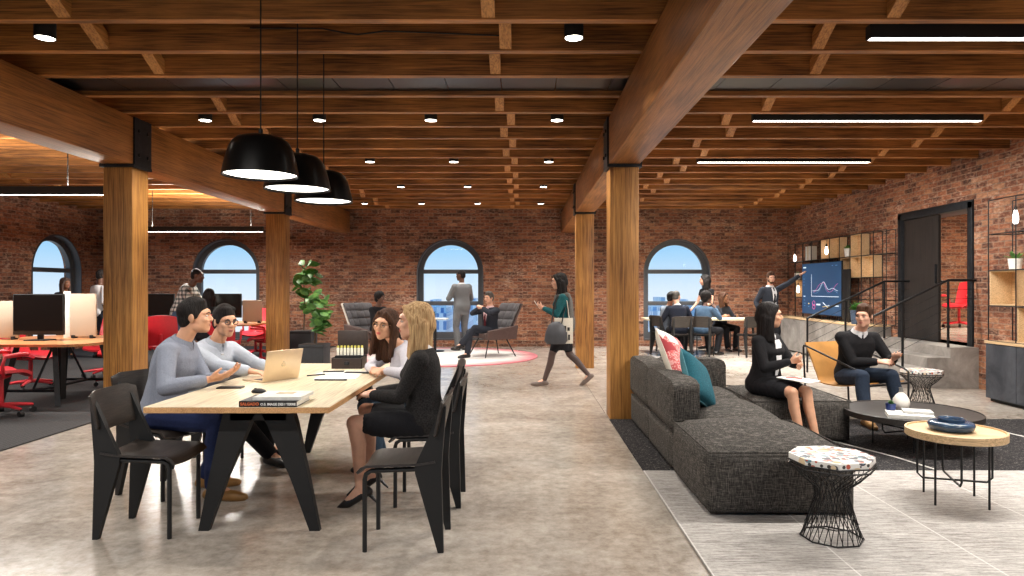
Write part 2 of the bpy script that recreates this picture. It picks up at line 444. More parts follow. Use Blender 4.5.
# doorway to the raised room: steel frame and a dark sliding leaf
d = struct(empty('door_1', (XR, DY0, DZ0)))
m = MB()
for (y0, y1, z0, z1) in ((DY0 - .02, DY0 + .09, DZ0, DZ1), (DY1 - .09, DY1 + .02, DZ0, DZ1), (DY0 - .02, DY1 + .02, DZ1 - .1, DZ1 + .02)):
    m.span((-.03, y0 - DY0, z0 - DZ0), (.42, y1 - DY0, z1 - DZ0), .006)
m.build('door_frame', STEEL, d)
LEAF = wood('door_stain', 2, C(20, 17, 16), C(36, 31, 29), C(52, 46, 43), True, .55, 1.0, .2)
m = MB().span((.02, 10.46 - DY0, .01), (.06, 11.41 - DY0, 1.95)); lf = m.build('door_leaf', LEAF, d)
MB().span((-.005, 10.50 - DY0, .9), (.02, 10.53 - DY0, 1.2), .005).build('door_handle', STEEL, lf)

# ------------------------------------------------------------------ timber structure
JY = [4.66 + .61 * i for i in range(19)]
BX = [(-8.6, .06), (-5.9, -.06), (-3.165, -.06), (-.18, .055), (2.385, -.125), (5.05, .06)]
proto = None
for i, y in enumerate(JY):
    j = MB().span((XL, -.0375, 0), (XR, .0375, .34), .004, 1).mesh('joist') if proto is None else proto.data
    o = mesh_obj('ceiling_joist', j, JOIST); o.location = (0, y, ZJ)
    proto = proto or o
    tag(o, 'brown timber ceiling joist, %s back from the camera%s' % (ORD[i], ', in front of the dark panel strip' if i == 2 else ', just behind the dark panel strip' if i == 3 else ''), 'joist', 'ceiling joists')
    if i < 18 and i != 2:
        for k, (bx, bo_) in enumerate(BX):
            b = MB().prism([(.572, .012), (.572, .13), (.20, .338), (.038, .338), (.038, .30), (.10, .262)], lambda a, b, d: V((d, a, b)), -.045, .045).build('blocking', BLOCK, o)
            b.location = (bx + (-bo_ if i % 2 else bo_) + random.uniform(-.01, .01), 0, 0)
            if i == 0:
                b = copy_tree(b, o); b.location = (bx - bo_, -.61, 0)
PANEL = plain('panel_blue_black', C(13, 18, 24), .3, .2, .2, 2)
m = MB()
x = XL
while x < XR - .1:
    m.span((x + .004, JY[2] + .04, ZJ + .045), (min(x + .5, XR) - .004, JY[3] - .04, ZJ + .06)); x += .5
tag(m.build('ceiling_panel', PANEL), 'long strip of blue-black panels set between two ceiling joists', 'ceiling panel')
GX = {'l': (-4.459, -4.148), 'r': (.924, 1.231)}
CY_ = (7.24, 11.82)
names = {('l', 0): 'thick timber column behind the grey-shirted man, on the dark carpet edge', ('l', 1): 'timber column standing beside the tall potted fig tree',
         ('r', 0): 'thick timber column at the back corner of the charcoal sofa', ('r', 1): 'timber column just behind the walking woman'}
for sd, (x0, x1) in GX.items():
    xc = (x0 + x1) / 2
    for k, y0 in enumerate(CY_):
        c = empty('timber_column', (xc, y0 + .155, 0), 0, names[sd, k], 'column', 'timber columns')
        w = (x1 - x0) / 2
        MB().span((-w, -.155, 0), (w, .155, 2.685), .008).build('post', POST, c)
        b = MB().span((-w - .03, -.175, 2.685), (w + .03, .175, 2.716))
        for sx in (-1, 1): b.span((sx * (w + .012), -.16, 2.70), (sx * (w + .032), .16, 3.215))
        br = b.build('steel_bracket', STEEL, c)
        bo = MB()
        for sx in (-1, 1):
            for yy in (-.085, .085):
                for zz in (2.82, 3.08): bo.tube((sx * (w + .028), yy, zz), (sx * (w + .046), yy, zz), .02, n=6)
        bo.build('bolt_heads', BLACK, br)
    segs = ((-2.9, 7.39, 'nearest length'), (7.40, 11.97, 'middle length'), (11.98, 16.29, 'farthest length'))
    for (a, b_, nm) in segs:
        g = MB().span((x0 - .012, a, 2.717), (x1 + .012, b_, 3.218), .012).build('timber_girder', BEAM)
        tag(g, '%s of heavy timber girder over the %s' % (nm, 'work table and office carpet edge' if sd == 'l' else 'sofa edge and walkway'), 'beam', 'timber girders')

m = MB(); m.path([at(px, py, 5.222) for px, py in ((250, 28), (322, 28.5), (345, 33), (358, 34.5), (385, 31), (400, 31.5), (450, 33.5), (500, 35.5))], .006, 6)
tag(m.build('ceiling_cable', plain('cable_black', C(14, 13, 13), .6)), 'thin black cable sagging along the face of a ceiling joist above the pendants', 'cable')

# ------------------------------------------------------------------ lamps
LIT = emit('lamp_glow', (1, .93, .82), 14)
TUBE = emit('tube_glow', (1, .96, .9), 9)
def add_light(name, typ, loc, power, color=(1, .93, .84), size=.1, rot=(0, 0, 0), spot=None, sy=None, blend=.6):
    L = bpy.data.lights.new(name, typ); L.energy = power; L.color = color
    if typ == 'AREA':
        L.size = size
        if sy: L.shape = 'RECTANGLE'; L.size_y = sy
    else: L.shadow_soft_size = size
    if typ == 'SPOT': L.spot_size = rad(spot or 120); L.spot_blend = blend
    o = bpy.data.objects.new(name, L); COL.objects.link(o); o.location = loc; o.rotation_euler = rot
    return o
P_DOWN, P_TUBE, P_PEND, P_BAY = 150, 215, 44, 90
rows = [(4.965, (-3.48, .37)), (7.405, (-3.45, -2.21, -1.0, .37)), (9.845, (-3.45, -2.21, -1.0, .37)), (12.285, (-2.2, -1.0, .37)), (14.725, (-3.42, -2.19, -.98, .385))]
dl = None
for r, (y, xs) in enumerate(rows):
    for k, x in enumerate(xs):
        if dl is None:
            dl = empty('downlight', (x, y, ZJ - .005)); 
            MB().lathe([(.062, .01), (.07, 0), (.07, .345), (.0, .345)], n=24).lathe([(.07, .30), (.09, .32), (.09, .345)], n=24).build('housing', BLACKM, dl)
            MB().lathe([(0, .004), (.062, .004), (.062, .012), (0, .012)], n=24).build('lamp', LIT, dl); o = dl
        else:
            o = copy_tree(dl); o.location = (x, y, ZJ - .005)
        tag(o, 'black cylinder downlight, %s from the left in the %s row back' % (ORD[k], ORD[r]), 'downlight', 'ceiling downlights')
        add_light('downlight_beam', 'SPOT', (x, y, ZJ - .02), P_DOWN, (1, .93, .84), .06, spot=115, blend=.7)
lt = None
def linear(x0, x1, y, z, label, hung=False, pw=1.0, spread=180):
    o = empty('linear_light', ((x0 + x1) / 2, y, z), 0, label, 'linear light', 'black linear ceiling lights')
    w = (x1 - x0) / 2
    MB().span((-w, -.035, .002), (w, .035, .10), .002, 1).build('housing', BLACKM, o)
    MB().span((-w + .015, -.028, 0), (w - .015, .028, .004)).build('diffuser', TUBE, o)
    m = MB()
    for s in (-.8, .8): m.tube((w * s, 0, .09), (w * s, 0, ZD - z), .006 if hung else .02, n=8)
    m.build('suspension_rods', BLACKM, o)
    lb = add_light('linear_beam', 'AREA', ((x0 + x1) / 2, y, z - .012), P_TUBE * pw, (1, .95, .88), w * 2, (0, 0, 0), sy=.07)
    lb.data.spread = rad(spread)
    if hung: add_light('linear_uplight', 'AREA', ((x0 + x1) / 2, y, z + .115), P_TUBE * .8, (1, .93, .8), w * 2, (PI, 0, 0), sy=.07)
linear(2.51, 5.0, 4.965, ZJ - .01, 'black linear ceiling light at upper right, nearest of the three', pw=.8)
linear(2.49, 4.98, 7.405, ZJ - .01, 'black linear ceiling light, second of the three over the sofa side', pw=.62)
linear(2.51, 5.01, 9.845, ZJ - .01, 'black linear ceiling light, farthest of the three over the sofa side', pw=.62)
linear(-9.3, -4.9, 8.0, 2.49, 'hung black linear light crossing in front of the left column', True)
linear(-7.3, -4.95, 13.0, 2.47, 'hung black linear light along the brick above the round-topped window behind the desks', True)
# unseen fittings added behind the camera as fill light for the room
for (x0, x1, y, nm) in ((2.5, 5, 1.2, 'behind the camera on the sofa side'), (-3.6, -1.1, 1.2, 'behind the camera on the table side'), (-9, -5, 2.5, 'behind the camera over the carpet')):
    linear(x0, x1, y, ZJ - .01, 'added black linear fill light out of view, ' + nm, pw=.6)
for (x0, x1, y, nm) in ((2.5, 5.0, 12.285, 'tucked up between joists before the meeting table'), (2.5, 5.0, 14.725, 'tucked up between joists over the meeting table')):  # unseen lights added between the joists to brighten the meeting area
    linear(x0, x1, y, ZJ + .06, 'added unseen black linear fill light, ' + nm, pw=.75, spread=105)
# pendants over the table
SHADE = plain('pendant_black', C(16, 15, 15), .28, .2, .05)
SHIN = plain('pendant_white', C(240, 236, 228), .5, 0, .02)
for i, (x, y, nm) in enumerate(((-1.70, 4.42, 'nearest'), (-1.667, 5.04, 'middle'), (-1.68, 5.75, 'farthest'))):
    o = empty('pendant_lamp', (x, y, 2.125), 0, 'glossy black bowl pendant over the work table, %s of three' % nm, 'pendant lamp', 'black pendant lamps')
    prof = [(.24, 0), (.228, .06), (.214, .12), (.196, .18), (.176, .218), (.145, .244), (.095, .258), (.03, .263), (.0, .263)]
    inner = [(0, .25), (.09, .246), (.138, .232), (.167, .21), (.187, .175), (.205, .118), (.219, .06), (.232, .002)]
    MB().lathe(prof + inner, n=48, cap=False).build('shade', SHADE, o, 50)
    MB().lathe([(.0, .015), (.222, .015), (.22, .028), (0, .028)], n=40).build('diffuser', emit('pendant_glow', (1, .95, .86), 5), o)
    MB().tube((0, 0, .25), (0, 0, ZD - 2.125), .005, n=8).lathe([(.012, .25), (.014, .30), (.006, .31)], n=12).build('cord', BLACKM, o)
    MB().lathe([(.05, ZD - 2.145), (.05, ZD - 2.125)], n=20).build('ceiling_rose', BLACKM, o)
    add_light('pendant_beam', 'SPOT', (x, y, 2.13), P_PEND, (1, .93, .84), .18, spot=160, blend=.5)
add_light('annex_fill', 'AREA', (9.5, 12.5, 3.4), 380, (1, .86, .7), 2.0)  # unseen area light added to brighten the room beyond the doorway

# ------------------------------------------------------------------ floor coverings
CEDGE = -4.47
tag(MB().span((XL + .001, YF, .001), (CEDGE, YB - .001, .012)).build('office_carpet', MAT['carpet']), 'dark grey ribbed carpet under the red office chairs', 'carpet')
RX = .915
m = MB()
x = RX
while x < 5.7:
    m.span((x, -2.8, .001), (min(x + .71, 5.72), 5.185, .013))
    x += .71
tag(m.build('wool_rug', MAT['rug_grey']), 'pale grey streaked carpet planks under the terrazzo stool and oak table', 'rug')
tag(MB().span((RX, 5.19, .001), (5.72, 7.23, .012), .004, 1).build('wool_rug', MAT['rug_black']), 'black flecked rug running under the sofa and black coffee table', 'rug')
m = MB()
x = RX
while x < 5.7:
    m.span((x, 7.24, .001), (min(x + .71, 5.72), YB - .01, .008))
    x += .71
struct(m.build('floor_slab', CONC))
ST = plain('thread_white', C(226, 222, 216), .8, 0, .05)
m = MB()
m.path([(3.15, 5.2, .014), (3.05, 5.6, .014), (2.75, 6.3, .014), (2.45, 7.2, .014)], .006, 6).path([(5.3, 5.2, .014), (4.7, 6.2, .014), (4.5, 7.2, .014)], .006, 6)
m.build('woven_line', ST, bpy.data.objects['wool_rug.001'])
m = MB()
c = []
for k in range(64):
    a = 2 * PI * k / 64; c.append((1.9 * math.cos(a), 1.9 * math.sin(a)))
m = N('round_rug'); v = m.pos(world=False); ln = m.n('ShaderNodeVectorMath', operation='LENGTH'); m.l(v, ln.inputs[0])
g = m.noise(v, 3, 4); gr = m.math('ADD', ln.outputs['Value'], m.math('MULTIPLY', g, .3))
m.base(m.ramp(m.math('MULTIPLY', gr, .45), [(.72, C(232, 228, 224)), (.80, C(226, 176, 176)), (.9, C(206, 120, 128))])).rough(.95)
rr = MB().prism(c, lambda a, b, d: V((a, b, d)), .002, .016).build('round_rug', m.m); rr.location = (-1.6, 13.95, 0)
tag(rr, 'round white rug with a pink rim under the quilted armchairs', 'rug')

# ------------------------------------------------------------------ raised landing, steps and rail
st = empty('concrete_stair', (5.96, 9.5, 0), 0, 'short concrete stair with black cable railing up to the doorway', 'stair')
m = MB()
m.span((0, 0, 0), (XR - 5.96 + .41, 2.1, .57))
for k in range(1, 4): m.span((-.32 * k, 0, 0), (-.32 * (k - 1), 2.1, .57 - .1425 * k))
m.build('stair_block', MAT['block'], st)
def rail(y, xend, nm):
    m = MB()
    top = [V((-1.27, y, .90)), V((0, y, 1.51)), V((xend, y, 1.51))]
    for a, b in zip(top, top[1:]): m.tube(a, b, .017, n=10)
    m.ball(top[1], .017); m.ball(top[0], .017)
    o = m.build('handrail', BLACK, st)
    for (x, zb) in ((-1.27, 0), (-.64, .285), (-.0, .57)):
        zt = .9 + (x + 1.27) / 1.27 * .61
        MB().tube((x, y, zb), (x, y, zt), .017, n=10).build('post', BLACK, o)
    for k in range(1, 6):
        f = k / 6 * .86
        MB().path([(-1.27, y, .9 - f * .95), (0, y, 1.51 - f * .9), (xend, y, 1.51 - f * .9)], .0035, 6).build('cable', STEEL, o)
rail(.06, .40, 'near'); rail(1.75, 1.0, 'far')

# ------------------------------------------------------------------ city outside
def tower(x, y, w, d_, ztop, c1, c2, label, step=.0):
    m = N('facade'); p = m.pos(world=True); b = m.n('ShaderNodeTexBrick'); b.offset = 0
    m.val(b, Scale=1.0, **{'Mortar Size': .55, 'Brick Width': 2.4, 'Row Height': 3.4, 'Mortar Smooth': 0.0})
    sp = m.n('ShaderNodeSeparateXYZ'); m.l(p, sp.inputs[0]); cb = m.n('ShaderNodeCombineXYZ')
    m.l(m.math('ADD', sp.outputs['X'], sp.outputs['Y']), cb.inputs[0]); m.l(sp.outputs['Z'], cb.inputs[1]); m.l(cb.outputs[0], b.inputs['Vector'])
    b.inputs['Color1'].default_value = (*c1, 1); b.inputs['Color2'].default_value = (*tuple(q * .8 for q in c1), 1); b.inputs['Mortar'].default_value = (*c2, 1)
    m.base(b.outputs['Color']).rough(.4)
    q = MB().span((-w / 2, -d_ / 2, -90), (w / 2, d_ / 2, ztop))
    q.span((-w * .3, -d_ * .3, ztop), (w * .3, d_ * .3, ztop + step + 1))
    if step > 6: q.tube((0, 0, ztop + step), (0, 0, ztop + step + 10), .4)
    o = q.build('office_tower', m.m); o.location = (x, y, 0)
    tag(o, label, 'building', 'city towers outside the windows')
B1, B2, B3, WH = C(116, 152, 202), C(166, 190, 222), C(192, 210, 230), C(232, 238, 246)
tw = [(436, 306, 11, 210, B2, WH), (446, 312, 9, 190, B1, WH), (456, 308, 8, 230, B3, WH), (466, 315, 9, 180, B1, C(190, 208, 232)), (474, 304, 9, 240, B2, WH), (428, 314, 9, 185, B3, WH),
      (650, 310, 9, 200, B2, WH), (659, 303, 9, 230, B3, WH), (669, 309, 9, 210, B1, WH), (681, 305, 10, 240, B2, WH), (694, 311, 9, 200, B3, WH)]
for k, (px, py, w, y, c1, c2) in enumerate(tw):
    p = at(px, py, y)
    win, kk = ('middle', k) if k < 6 else ('right-hand', k - 6)
    rk = sorted(q[0] for q in (tw[:6] if k < 6 else tw[6:])).index(px)
    tower(p.x, y, w * y / F, 20, p.z, c1, c2, 'hazy blue office tower outside the %s arched window, %s from the left' % (win, ORD[rk]), 1)
# ================================================================== WORK TABLE AND CHAIRS
TX0, TX1, TY0, TY1, TZ = -2.106, -1.075, 3.78, 5.97, .74
t = empty('work_table', ((TX0 + TX1) / 2, (TY0 + TY1) / 2, 0), 0, 'long pale-topped work table on splayed black blade legs', 'table')
hw, hl = (TX1 - TX0) / 2, (TY1 - TY0) / 2
m = MB(); m.span((-hw, -hl, TZ - .004), (hw, hl, TZ), .0015, 1); m.build('table_surface', PLY, t)
MB().span((-hw, -hl, TZ - .035), (hw, hl, TZ - .004), .002, 1).build('table_edge', wood('birch_edge', 1, C(176, 122, 72), C(204, 152, 100), C(222, 176, 124), False, .5, 2.0), t)
def blade(x0, x1, sy):
    """flat splayed leg: wide under the top, narrow at the floor"""
    m = MB(); rings = []
    for z, f, wd, th in ((.001, 0, .030, .018), (.30, .38, .052, .024), (.62, .85, .085, .030), (.705, 1, .095, .03)):
        x = x1 + (x0 - x1) * f
        rings.append([V((x - wd, sy - th, z)), V((x + wd, sy - th, z)), V((x + wd, sy + th, z)), V((x - wd, sy + th, z))])
    return m.loft(rings)
for sy in (-.93, .93):
    for sx in (-1, 1):
        b = blade(sx * .10 + .07, sx * .32 + .07, sy)
        b.build('leg', BLACKM, t)
MB().span((-.09, -.96, .64), (.23, -.90, .704)).build('cross_bar', BLACKM, t)
MB().span((-.09, .90, .64), (.23, .96, .704)).build('cross_bar', BLACKM, t)
MB().span((.04, -.90, .63), (.10, .90, .69)).build('spine_beam', BLACKM, t)

def make_chair():
    o = empty('standard_chair', (0, 0, 0))
    seat = []
    for i in range(13):
        s = i / 12; y = -.19 + .40 * min(1, s * 1.08)
        row = []
        for j in range(9):
            x = -.195 + .39 * j / 8; u = (x / .195) ** 2
            z = .452 + .018 * u - .016 * s + .012 * (1 - min(1, s * 5))
            yy = y
            if s > .84:
                a = (s - .84) / .16 * 1.15; yy = -.19 + .40 * .905 + .055 * math.sin(a); z = .436 + .018 * u - .055 * (1 - math.cos(a))
            row.append(V((x, yy, z)))
        seat.append(row)
    MB().sheet(seat, .013).build('seat', EBONY, o, 50)
    back = []
    for i in range(9):
        z = .60 + .225 * i / 8; row = []
        for j in range(13):
            x = -.222 + .444 * j / 12; u = (x / .222)
            # the panel wraps a little and its corners are rounded
            y = -.205 - .05 * (z - .60) / .225 - .022 * (1 - u * u)
            zz = z - (.028 * max(0, abs(u) - .7) / .3 * (1 if i == 8 else -1 if i == 0 else 0))
            row.append(V((x, y + .02, zz)))
        back.append(row)
    MB().sheet(back, .013).build('backrest', EBONY, o, 50)
    prof = [(-.235, 0), (-.205, 0), (-.085, .42), (-.082, .455), (-.228, .775), (-.248, .775), (-.226, .47), (-.224, .42)]
    for s in (-1, 1):
        MB().prism(prof, lambda a, b, d: V((d, a, b)), s * .175 - .015, s * .175 + .015).build('leg', BLACKM, o, 20)
        MB().path([(s * .17, .185, .0), (s * .17, .185, .385), (s * .17, .178, .412), (s * .17, .15, .43), (s * .17, -.12, .44)], .0125, 10).build('leg', BLACKM, o)
    MB().tube((-.17, -.13, .432), (.17, -.13, .432), .012).tube((-.17, .12, .427), (.17, .12, .427), .012).build('stretcher', BLACKM, o)
    return o
CH0 = None
def chair(x, y, face, label, group='black ash side chairs at the work table'):
    """face: direction the sitter looks, degrees from +x"""
    global CH0
    if CH0 is None: CH0 = make_chair(); o = CH0
    else: o = copy_tree(CH0)
    o.location = (x, y, 0); o.rotation_euler = (0, 0, rad(face - 90))
    return tag(o, label, 'chair', group)
chair(-2.16, 3.98, 0, 'empty black chair at the near left end of the work table')
chair(-2.47, 4.70, -22, 'black chair under the man in the grey sweater')
chair(-2.50, 5.45, 0, 'black chair under the man with glasses')
chair(-.655, 3.79, 180, 'empty black chair nearest the camera, on the right side of the work table')
chair(-.63, 4.52, 180, 'black chair under the blonde woman')
chair(-.72, 5.42, 190, 'black chair under the woman leaning on the table with glasses')

# ------------------------------------------------------------------ things on the work table
GOLD = plain('gold_aluminium', C(226, 204, 172), .35, .55, .03)
PAPER = plain('paper', C(240, 238, 232), .7, 0, .03)
def laptop(loc, rz, label):
    o = empty('laptop', loc, rad(rz), label, 'laptop')
    MB().span((-.155, -.11, 0), (.155, .11, .012), .004).build('base', GOLD, o)
    kb = MB()
    for r in range(5):
        for c in range(12): kb.span((-.135 + c * .0226, -.005 + r * .018, .012), (-.135 + c * .0226 + .019, -.005 + r * .018 + .015, .0145))
    kb.build('keyboard', BLACK, o)
    R = rotm(-14, 0, 0)
    l = MB().box(R @ V((0, 0, .11)) + V((0, .112, .008)), (.31, .007, .22), R, .003).build('lid', GOLD, o)
    MB().box(R @ V((0, -.004, .112)) + V((0, .112, .008)), (.29, .002, .19), R).build('screen', BLACK, l)
    k = MB(); k.ball(R @ V((-.006, .0045, .112)) + V((0, .112, .008)), (.012, .001, .015), R, 12, 8).ball(R @ V((.006, .0045, .112)) + V((0, .112, .008)), (.012, .001, .015), R, 12, 8)
    k.ball(R @ V((.002, .0045, .133)) + V((0, .112, .008)), (.004, .001, .006), R, 8, 6)
    k.build('emblem', plain('emblem', C(206, 186, 156), .2, .7, .02), l)
    return o
p = at(283, 379, 4.95)
laptop((-1.825, 4.93, TZ), 238, 'pale gold laptop open on the work table in front of the man with glasses')
def book(x, y, z, w, d, h, rz, cover, label, title=None):
    o = empty('book', (x, y, z), rad(rz), label, 'book')
    MB().span((-w / 2, -d / 2, 0), (w / 2, d / 2, .003)).span((-w / 2, -d / 2, h - .003), (w / 2, d / 2, h)).span((-w / 2, -d / 2, 0), (w / 2, -d / 2 + .003, h)).build('cover', cover, o)
    MB().span((-w / 2 + .004, -d / 2 + .003, .003), (w / 2 - .004, d / 2 - .004, h - .003)).build('pages', PAPER, o)
    return o
BW = plain('cover_black', C(20, 18, 18), .4); CW = plain('cover_white', C(236, 234, 228), .4)
bk = book(-1.415, 3.90, TZ, .32, .24, .032, 0, BW, 'thick book with a black lettered spine at the near edge of the work table')
def text(body, loc, size, mat, parent, rot=(PI / 2, 0, 0), name='lettering'):
    cu = bpy.data.curves.new(name, 'FONT'); cu.body = body; cu.size = size; cu.extrude = .0004; cu.offset = .0006
    cu.materials.append(mat); tmp = bpy.data.objects.new(name, cu); COL.objects.link(tmp); bpy.context.view_layer.update(); me = bpy.data.meshes.new_from_object(tmp.evaluated_get(bpy.context.evaluated_depsgraph_get())); bpy.data.objects.remove(tmp); o = bpy.data.objects.new(name, me); COL.objects.link(o); o.parent = parent; o.location = loc; o.rotation_euler = rot; return o
OR = plain('ink_orange', C(214, 110, 60), .6); WI = plain('ink_white', C(240, 240, 236), .6)
text('SALGADO', (-.152, -.1208, .0095), .0225, OR, bk)
text('O.S. IMAGE DES I TERRE', (-.040, -.1208, .0095), .0185, WI, bk)
b2 = book(-1.375, 3.93, TZ + .0322, .27, .24, .018, 0, CW, 'white book with a small tan picture on its cover, lying on the thick black-spined book')
MB().span((-.05, .0, .018), (.05, .07, .0188)).build('cover_picture', plain('picture_tan', C(190, 170, 140), .6, 0, .3, 20), b2)
def mouse(x, y, rz, label):
    o = MB().ball((0, 0, .006), (.03, .055, .022)).mesh('mouse'); 
    for v in o.vertices: v.co.z = max(0, v.co.z)
    r = mesh_obj('computer_mouse', o, BLACK); r.location = (x, y, TZ); r.rotation_euler = (0, 0, rad(rz)); tag(r, label, 'mouse')
    MB().tube((0, .02, .026), (0, .035, .023), .004).build('scroll_wheel', STEEL, r)
mouse(-1.665, 4.30, 70, 'black computer mouse between the gold laptop and the books')
def slab(name, x, y, w, d, h, rz, mat, label, cat, z=TZ):
    o = MB().span((-w / 2, -d / 2, 0), (w / 2, d / 2, h), min(.002, h / 3), 1).build(name, mat); o.location = (x, y, z); o.rotation_euler = (0, 0, rad(rz))
    return tag(o, label, cat)
slab('phone', -1.93, 4.50, .16, .075, .009, 5, BLACK, 'black phone on the work table under the grey-sweatered man\'s hands', 'phone')
slab('paper_sheet', -1.37, 5.02, .30, .21, .003, 4, PAPER, 'white sheets of paper with a dark pen along them, before the woman with glasses', 'paper')
slab('paper_sheet', -1.40, 5.30, .34, .24, .004, -8, PAPER, 'white drawing sheet with black strips under the hands of the woman with glasses', 'paper')
slab('notebook', -1.28, 5.27, .19, .05, .008, -6, BLACK, 'slim black swatch strip lying on the white drawing sheet', 'notebook', TZ + .0045)
slab('notebook', -1.48, 5.33, .16, .05, .008, 10, BLACK, 'short black strip at the left end of the white drawing sheet', 'notebook', TZ + .0045)
o = MB().tube((-.115, 0, .006), (.115, 0, .006), .006, n=8).build('marker_pen', BLACK); o.location = (-1.37, 4.86, TZ); tag(o, 'thick black pen on the table in front of the white sheets', 'pen')
o = MB().tube((-.07, 0, .005), (.07, 0, .005), .005, n=8).build('marker_pen', BLACK); o.location = (-1.56, 5.14, TZ); o.rotation_euler = (0, 0, .7); tag(o, 'short dark pen near the middle of the table, left of the white sheets', 'pen')
# open sample case standing on the far end
cs = empty('sample_case', (-1.44, 5.66, TZ), 0, 'open dark brown case of white marker bottles at the far end of the work table', 'case')
CASE = plain('case_brown', C(46, 34, 30), .5, 0, .2, 30)
m = MB()
for a, b in (((-.125, -.09, 0), (.125, .09, .006)), ((-.125, -.09, 0), (.125, -.082, .085)), ((-.125, .082, 0), (.125, .09, .10)), ((-.125, -.09, 0), (-.117, .09, .09)), ((.117, -.09, 0), (.125, .09, .09))): m.span(a, b, .002, 1)
m.build('body', CASE, cs)
MB().span((-.125, .095, .10), (.125, .145, .30), .006).build('lid', CASE, cs)
MB().tube((-.11, .09, .102), (.11, .09, .102), .006).build('hinge', STEEL, cs)
MB().span((-.02, -.1, .03), (.02, -.09, .06), .003).build('clasp', STEEL, cs)
MB().span((-.115, -.02, .006), (.115, .08, .10)).build('tray', BLACKM, cs)
BOT, LIDY = plain('bottle_white', C(244, 242, 230), .4), plain('cap_yellow', C(214, 206, 96), .5)
b0 = None
for k in range(8):
    if b0 is None:
        b0 = empty('marker_bottle', (0, 0, 0)); MB().lathe([(.0115, 0), (.0115, .055), (.008, .062)], n=12).build('body', BOT, b0); MB().lathe([(.009, .062), (.009, .078), (.004, .08)], n=12).build('cap', LIDY, b0); o = b0
    else: o = copy_tree(b0)
    o.location = (-1.44 - .1 + k * .0285, 5.66 + .02, TZ + .101)
    tag(o, 'white marker bottle with yellow cap, %s from the left in the open case' % ORD[k], 'bottle', 'marker bottles in the case')

# ================================================================== SOFA GROUP
TW = MAT['tweed']
def cushion_block(a, b, bev, bulge, name, parent, c0):
    """upholstered block with rounded corners, crowned top and soft sides"""
    m = MB(); a, b = V(a) - V(c0), V(b) - V(c0)
    m.span(a, b, 0); bmesh.ops.subdivide_edges(m.bm, edges=m.bm.edges[:], cuts=9, use_grid_fill=True)
    c = (a + b) / 2; h = (b - a) / 2
    for v in m.bm.verts:
        q = V(((v.co.x - c.x) / h.x, (v.co.y - c.y) / h.y, (v.co.z - c.z) / h.z))
        n = [1 - q.x ** 2, 1 - q.y ** 2, 1 - q.z ** 2]
        # pull corners in for a soft roll
        r = bev
        for i in range(3):
            e = 0
            for j in range(3):
                if j != i: e = max(e, max(0, (abs(q[j]) - (1 - r / h[j])) / (r / h[j])))
            v.co[i] -= math.copysign(1, q[i]) * (r * (1 - math.sqrt(max(0, 1 - e * e * .75))) if abs(q[i]) > .999 else 0)
        if q.z > .999: v.co.z += bulge * n[0] * n[1]
        if abs(q.x) > .999: v.co.x += math.copysign(.25 * bulge * n[1] * max(0, n[2]), q.x)
        if abs(q.y) > .999: v.co.y += math.copysign(.25 * bulge * n[0] * max(0, n[2]), q.y)
    return m.build(name, TW, parent, 60)
def piping(parent, a, b, z, c0, inset=.012):
    a, b = V(a) - V(c0), V(b) - V(c0); i = inset
    pts = [(a.x + i, a.y + i, z), (b.x - i, a.y + i, z), (b.x - i, b.y - i, z), (a.x + i, b.y - i, z)]
    MB().path(pts, .006, 6, close=True).build('piping', TW, parent)
S0 = (1.128, 5.19, 0)
so = empty('modular_sofa', S0, 0, 'charcoal tweed modular sofa with low blocky back along the column side', 'sofa')
for (a, b, be, bu, nm) in (((1.128, 5.20, .014), (1.36, 6.21, .30), .03, .0, 'back_base'), ((1.128, 6.22, .014), (1.36, 7.22, .30), .03, .0, 'back_base'),
                       ((1.12, 5.19, .31), (1.37, 6.21, .69), .045, .015, 'backrest'), ((1.12, 6.22, .31), (1.37, 7.22, .69), .045, .015, 'backrest'),
                       ((1.37, 5.20, .014), (2.03, 6.20, .40), .05, .045, 'seat_cushion'), ((1.37, 6.21, .014), (2.03, 6.98, .40), .05, .045, 'seat_cushion'),
                       ((1.37, 6.99, .014), (2.09, 7.22, .67), .045, .012, 'armrest')):
    cushion_block(a, b, be, bu, nm, so, S0)
for x in (1.2, 1.95):
    for y in (5.3, 7.1): MB().tube((x - S0[0], y - S0[1], .002), (x - S0[0], y - S0[1], .03), .025).build('foot', BLACKM, so)
c0 = (1.58, 4.65, 0)
oo = empty('ottoman', c0, 0, 'large square charcoal tweed ottoman in the foreground beside the terrazzo stool', 'ottoman', 'charcoal ottomans')
cushion_block((1.122, 4.135, .012), (2.03, 5.17, .405), .035, .085, 'cushion', oo, c0)
for sx in (-.4, .4):
    for sy in (-.42, .42): MB().tube((sx, sy, .0135), (sx, sy, .03), .02).build('foot', BLACKM, oo)
piping(oo, (1.122, 4.135, 0), (2.03, 5.17, 0), .398, c0)
c0 = (2.49, 6.6, 0)
oo = empty('ottoman', c0, 0, 'charcoal tweed ottoman the woman in the black jacket is sitting on', 'ottoman', 'charcoal ottomans')
cushion_block((2.05, 6.1, .012), (2.95, 7.1, .395), .04, .05, 'cushion', oo, c0)
for sx in (-.4, .4):
    for sy in (-.42, .42): MB().tube((sx, sy, .0135), (sx, sy, .03), .02).build('foot', BLACKM, oo)
piping(oo, (2.05, 6.1, 0), (2.95, 7.1, 0), .385, c0)
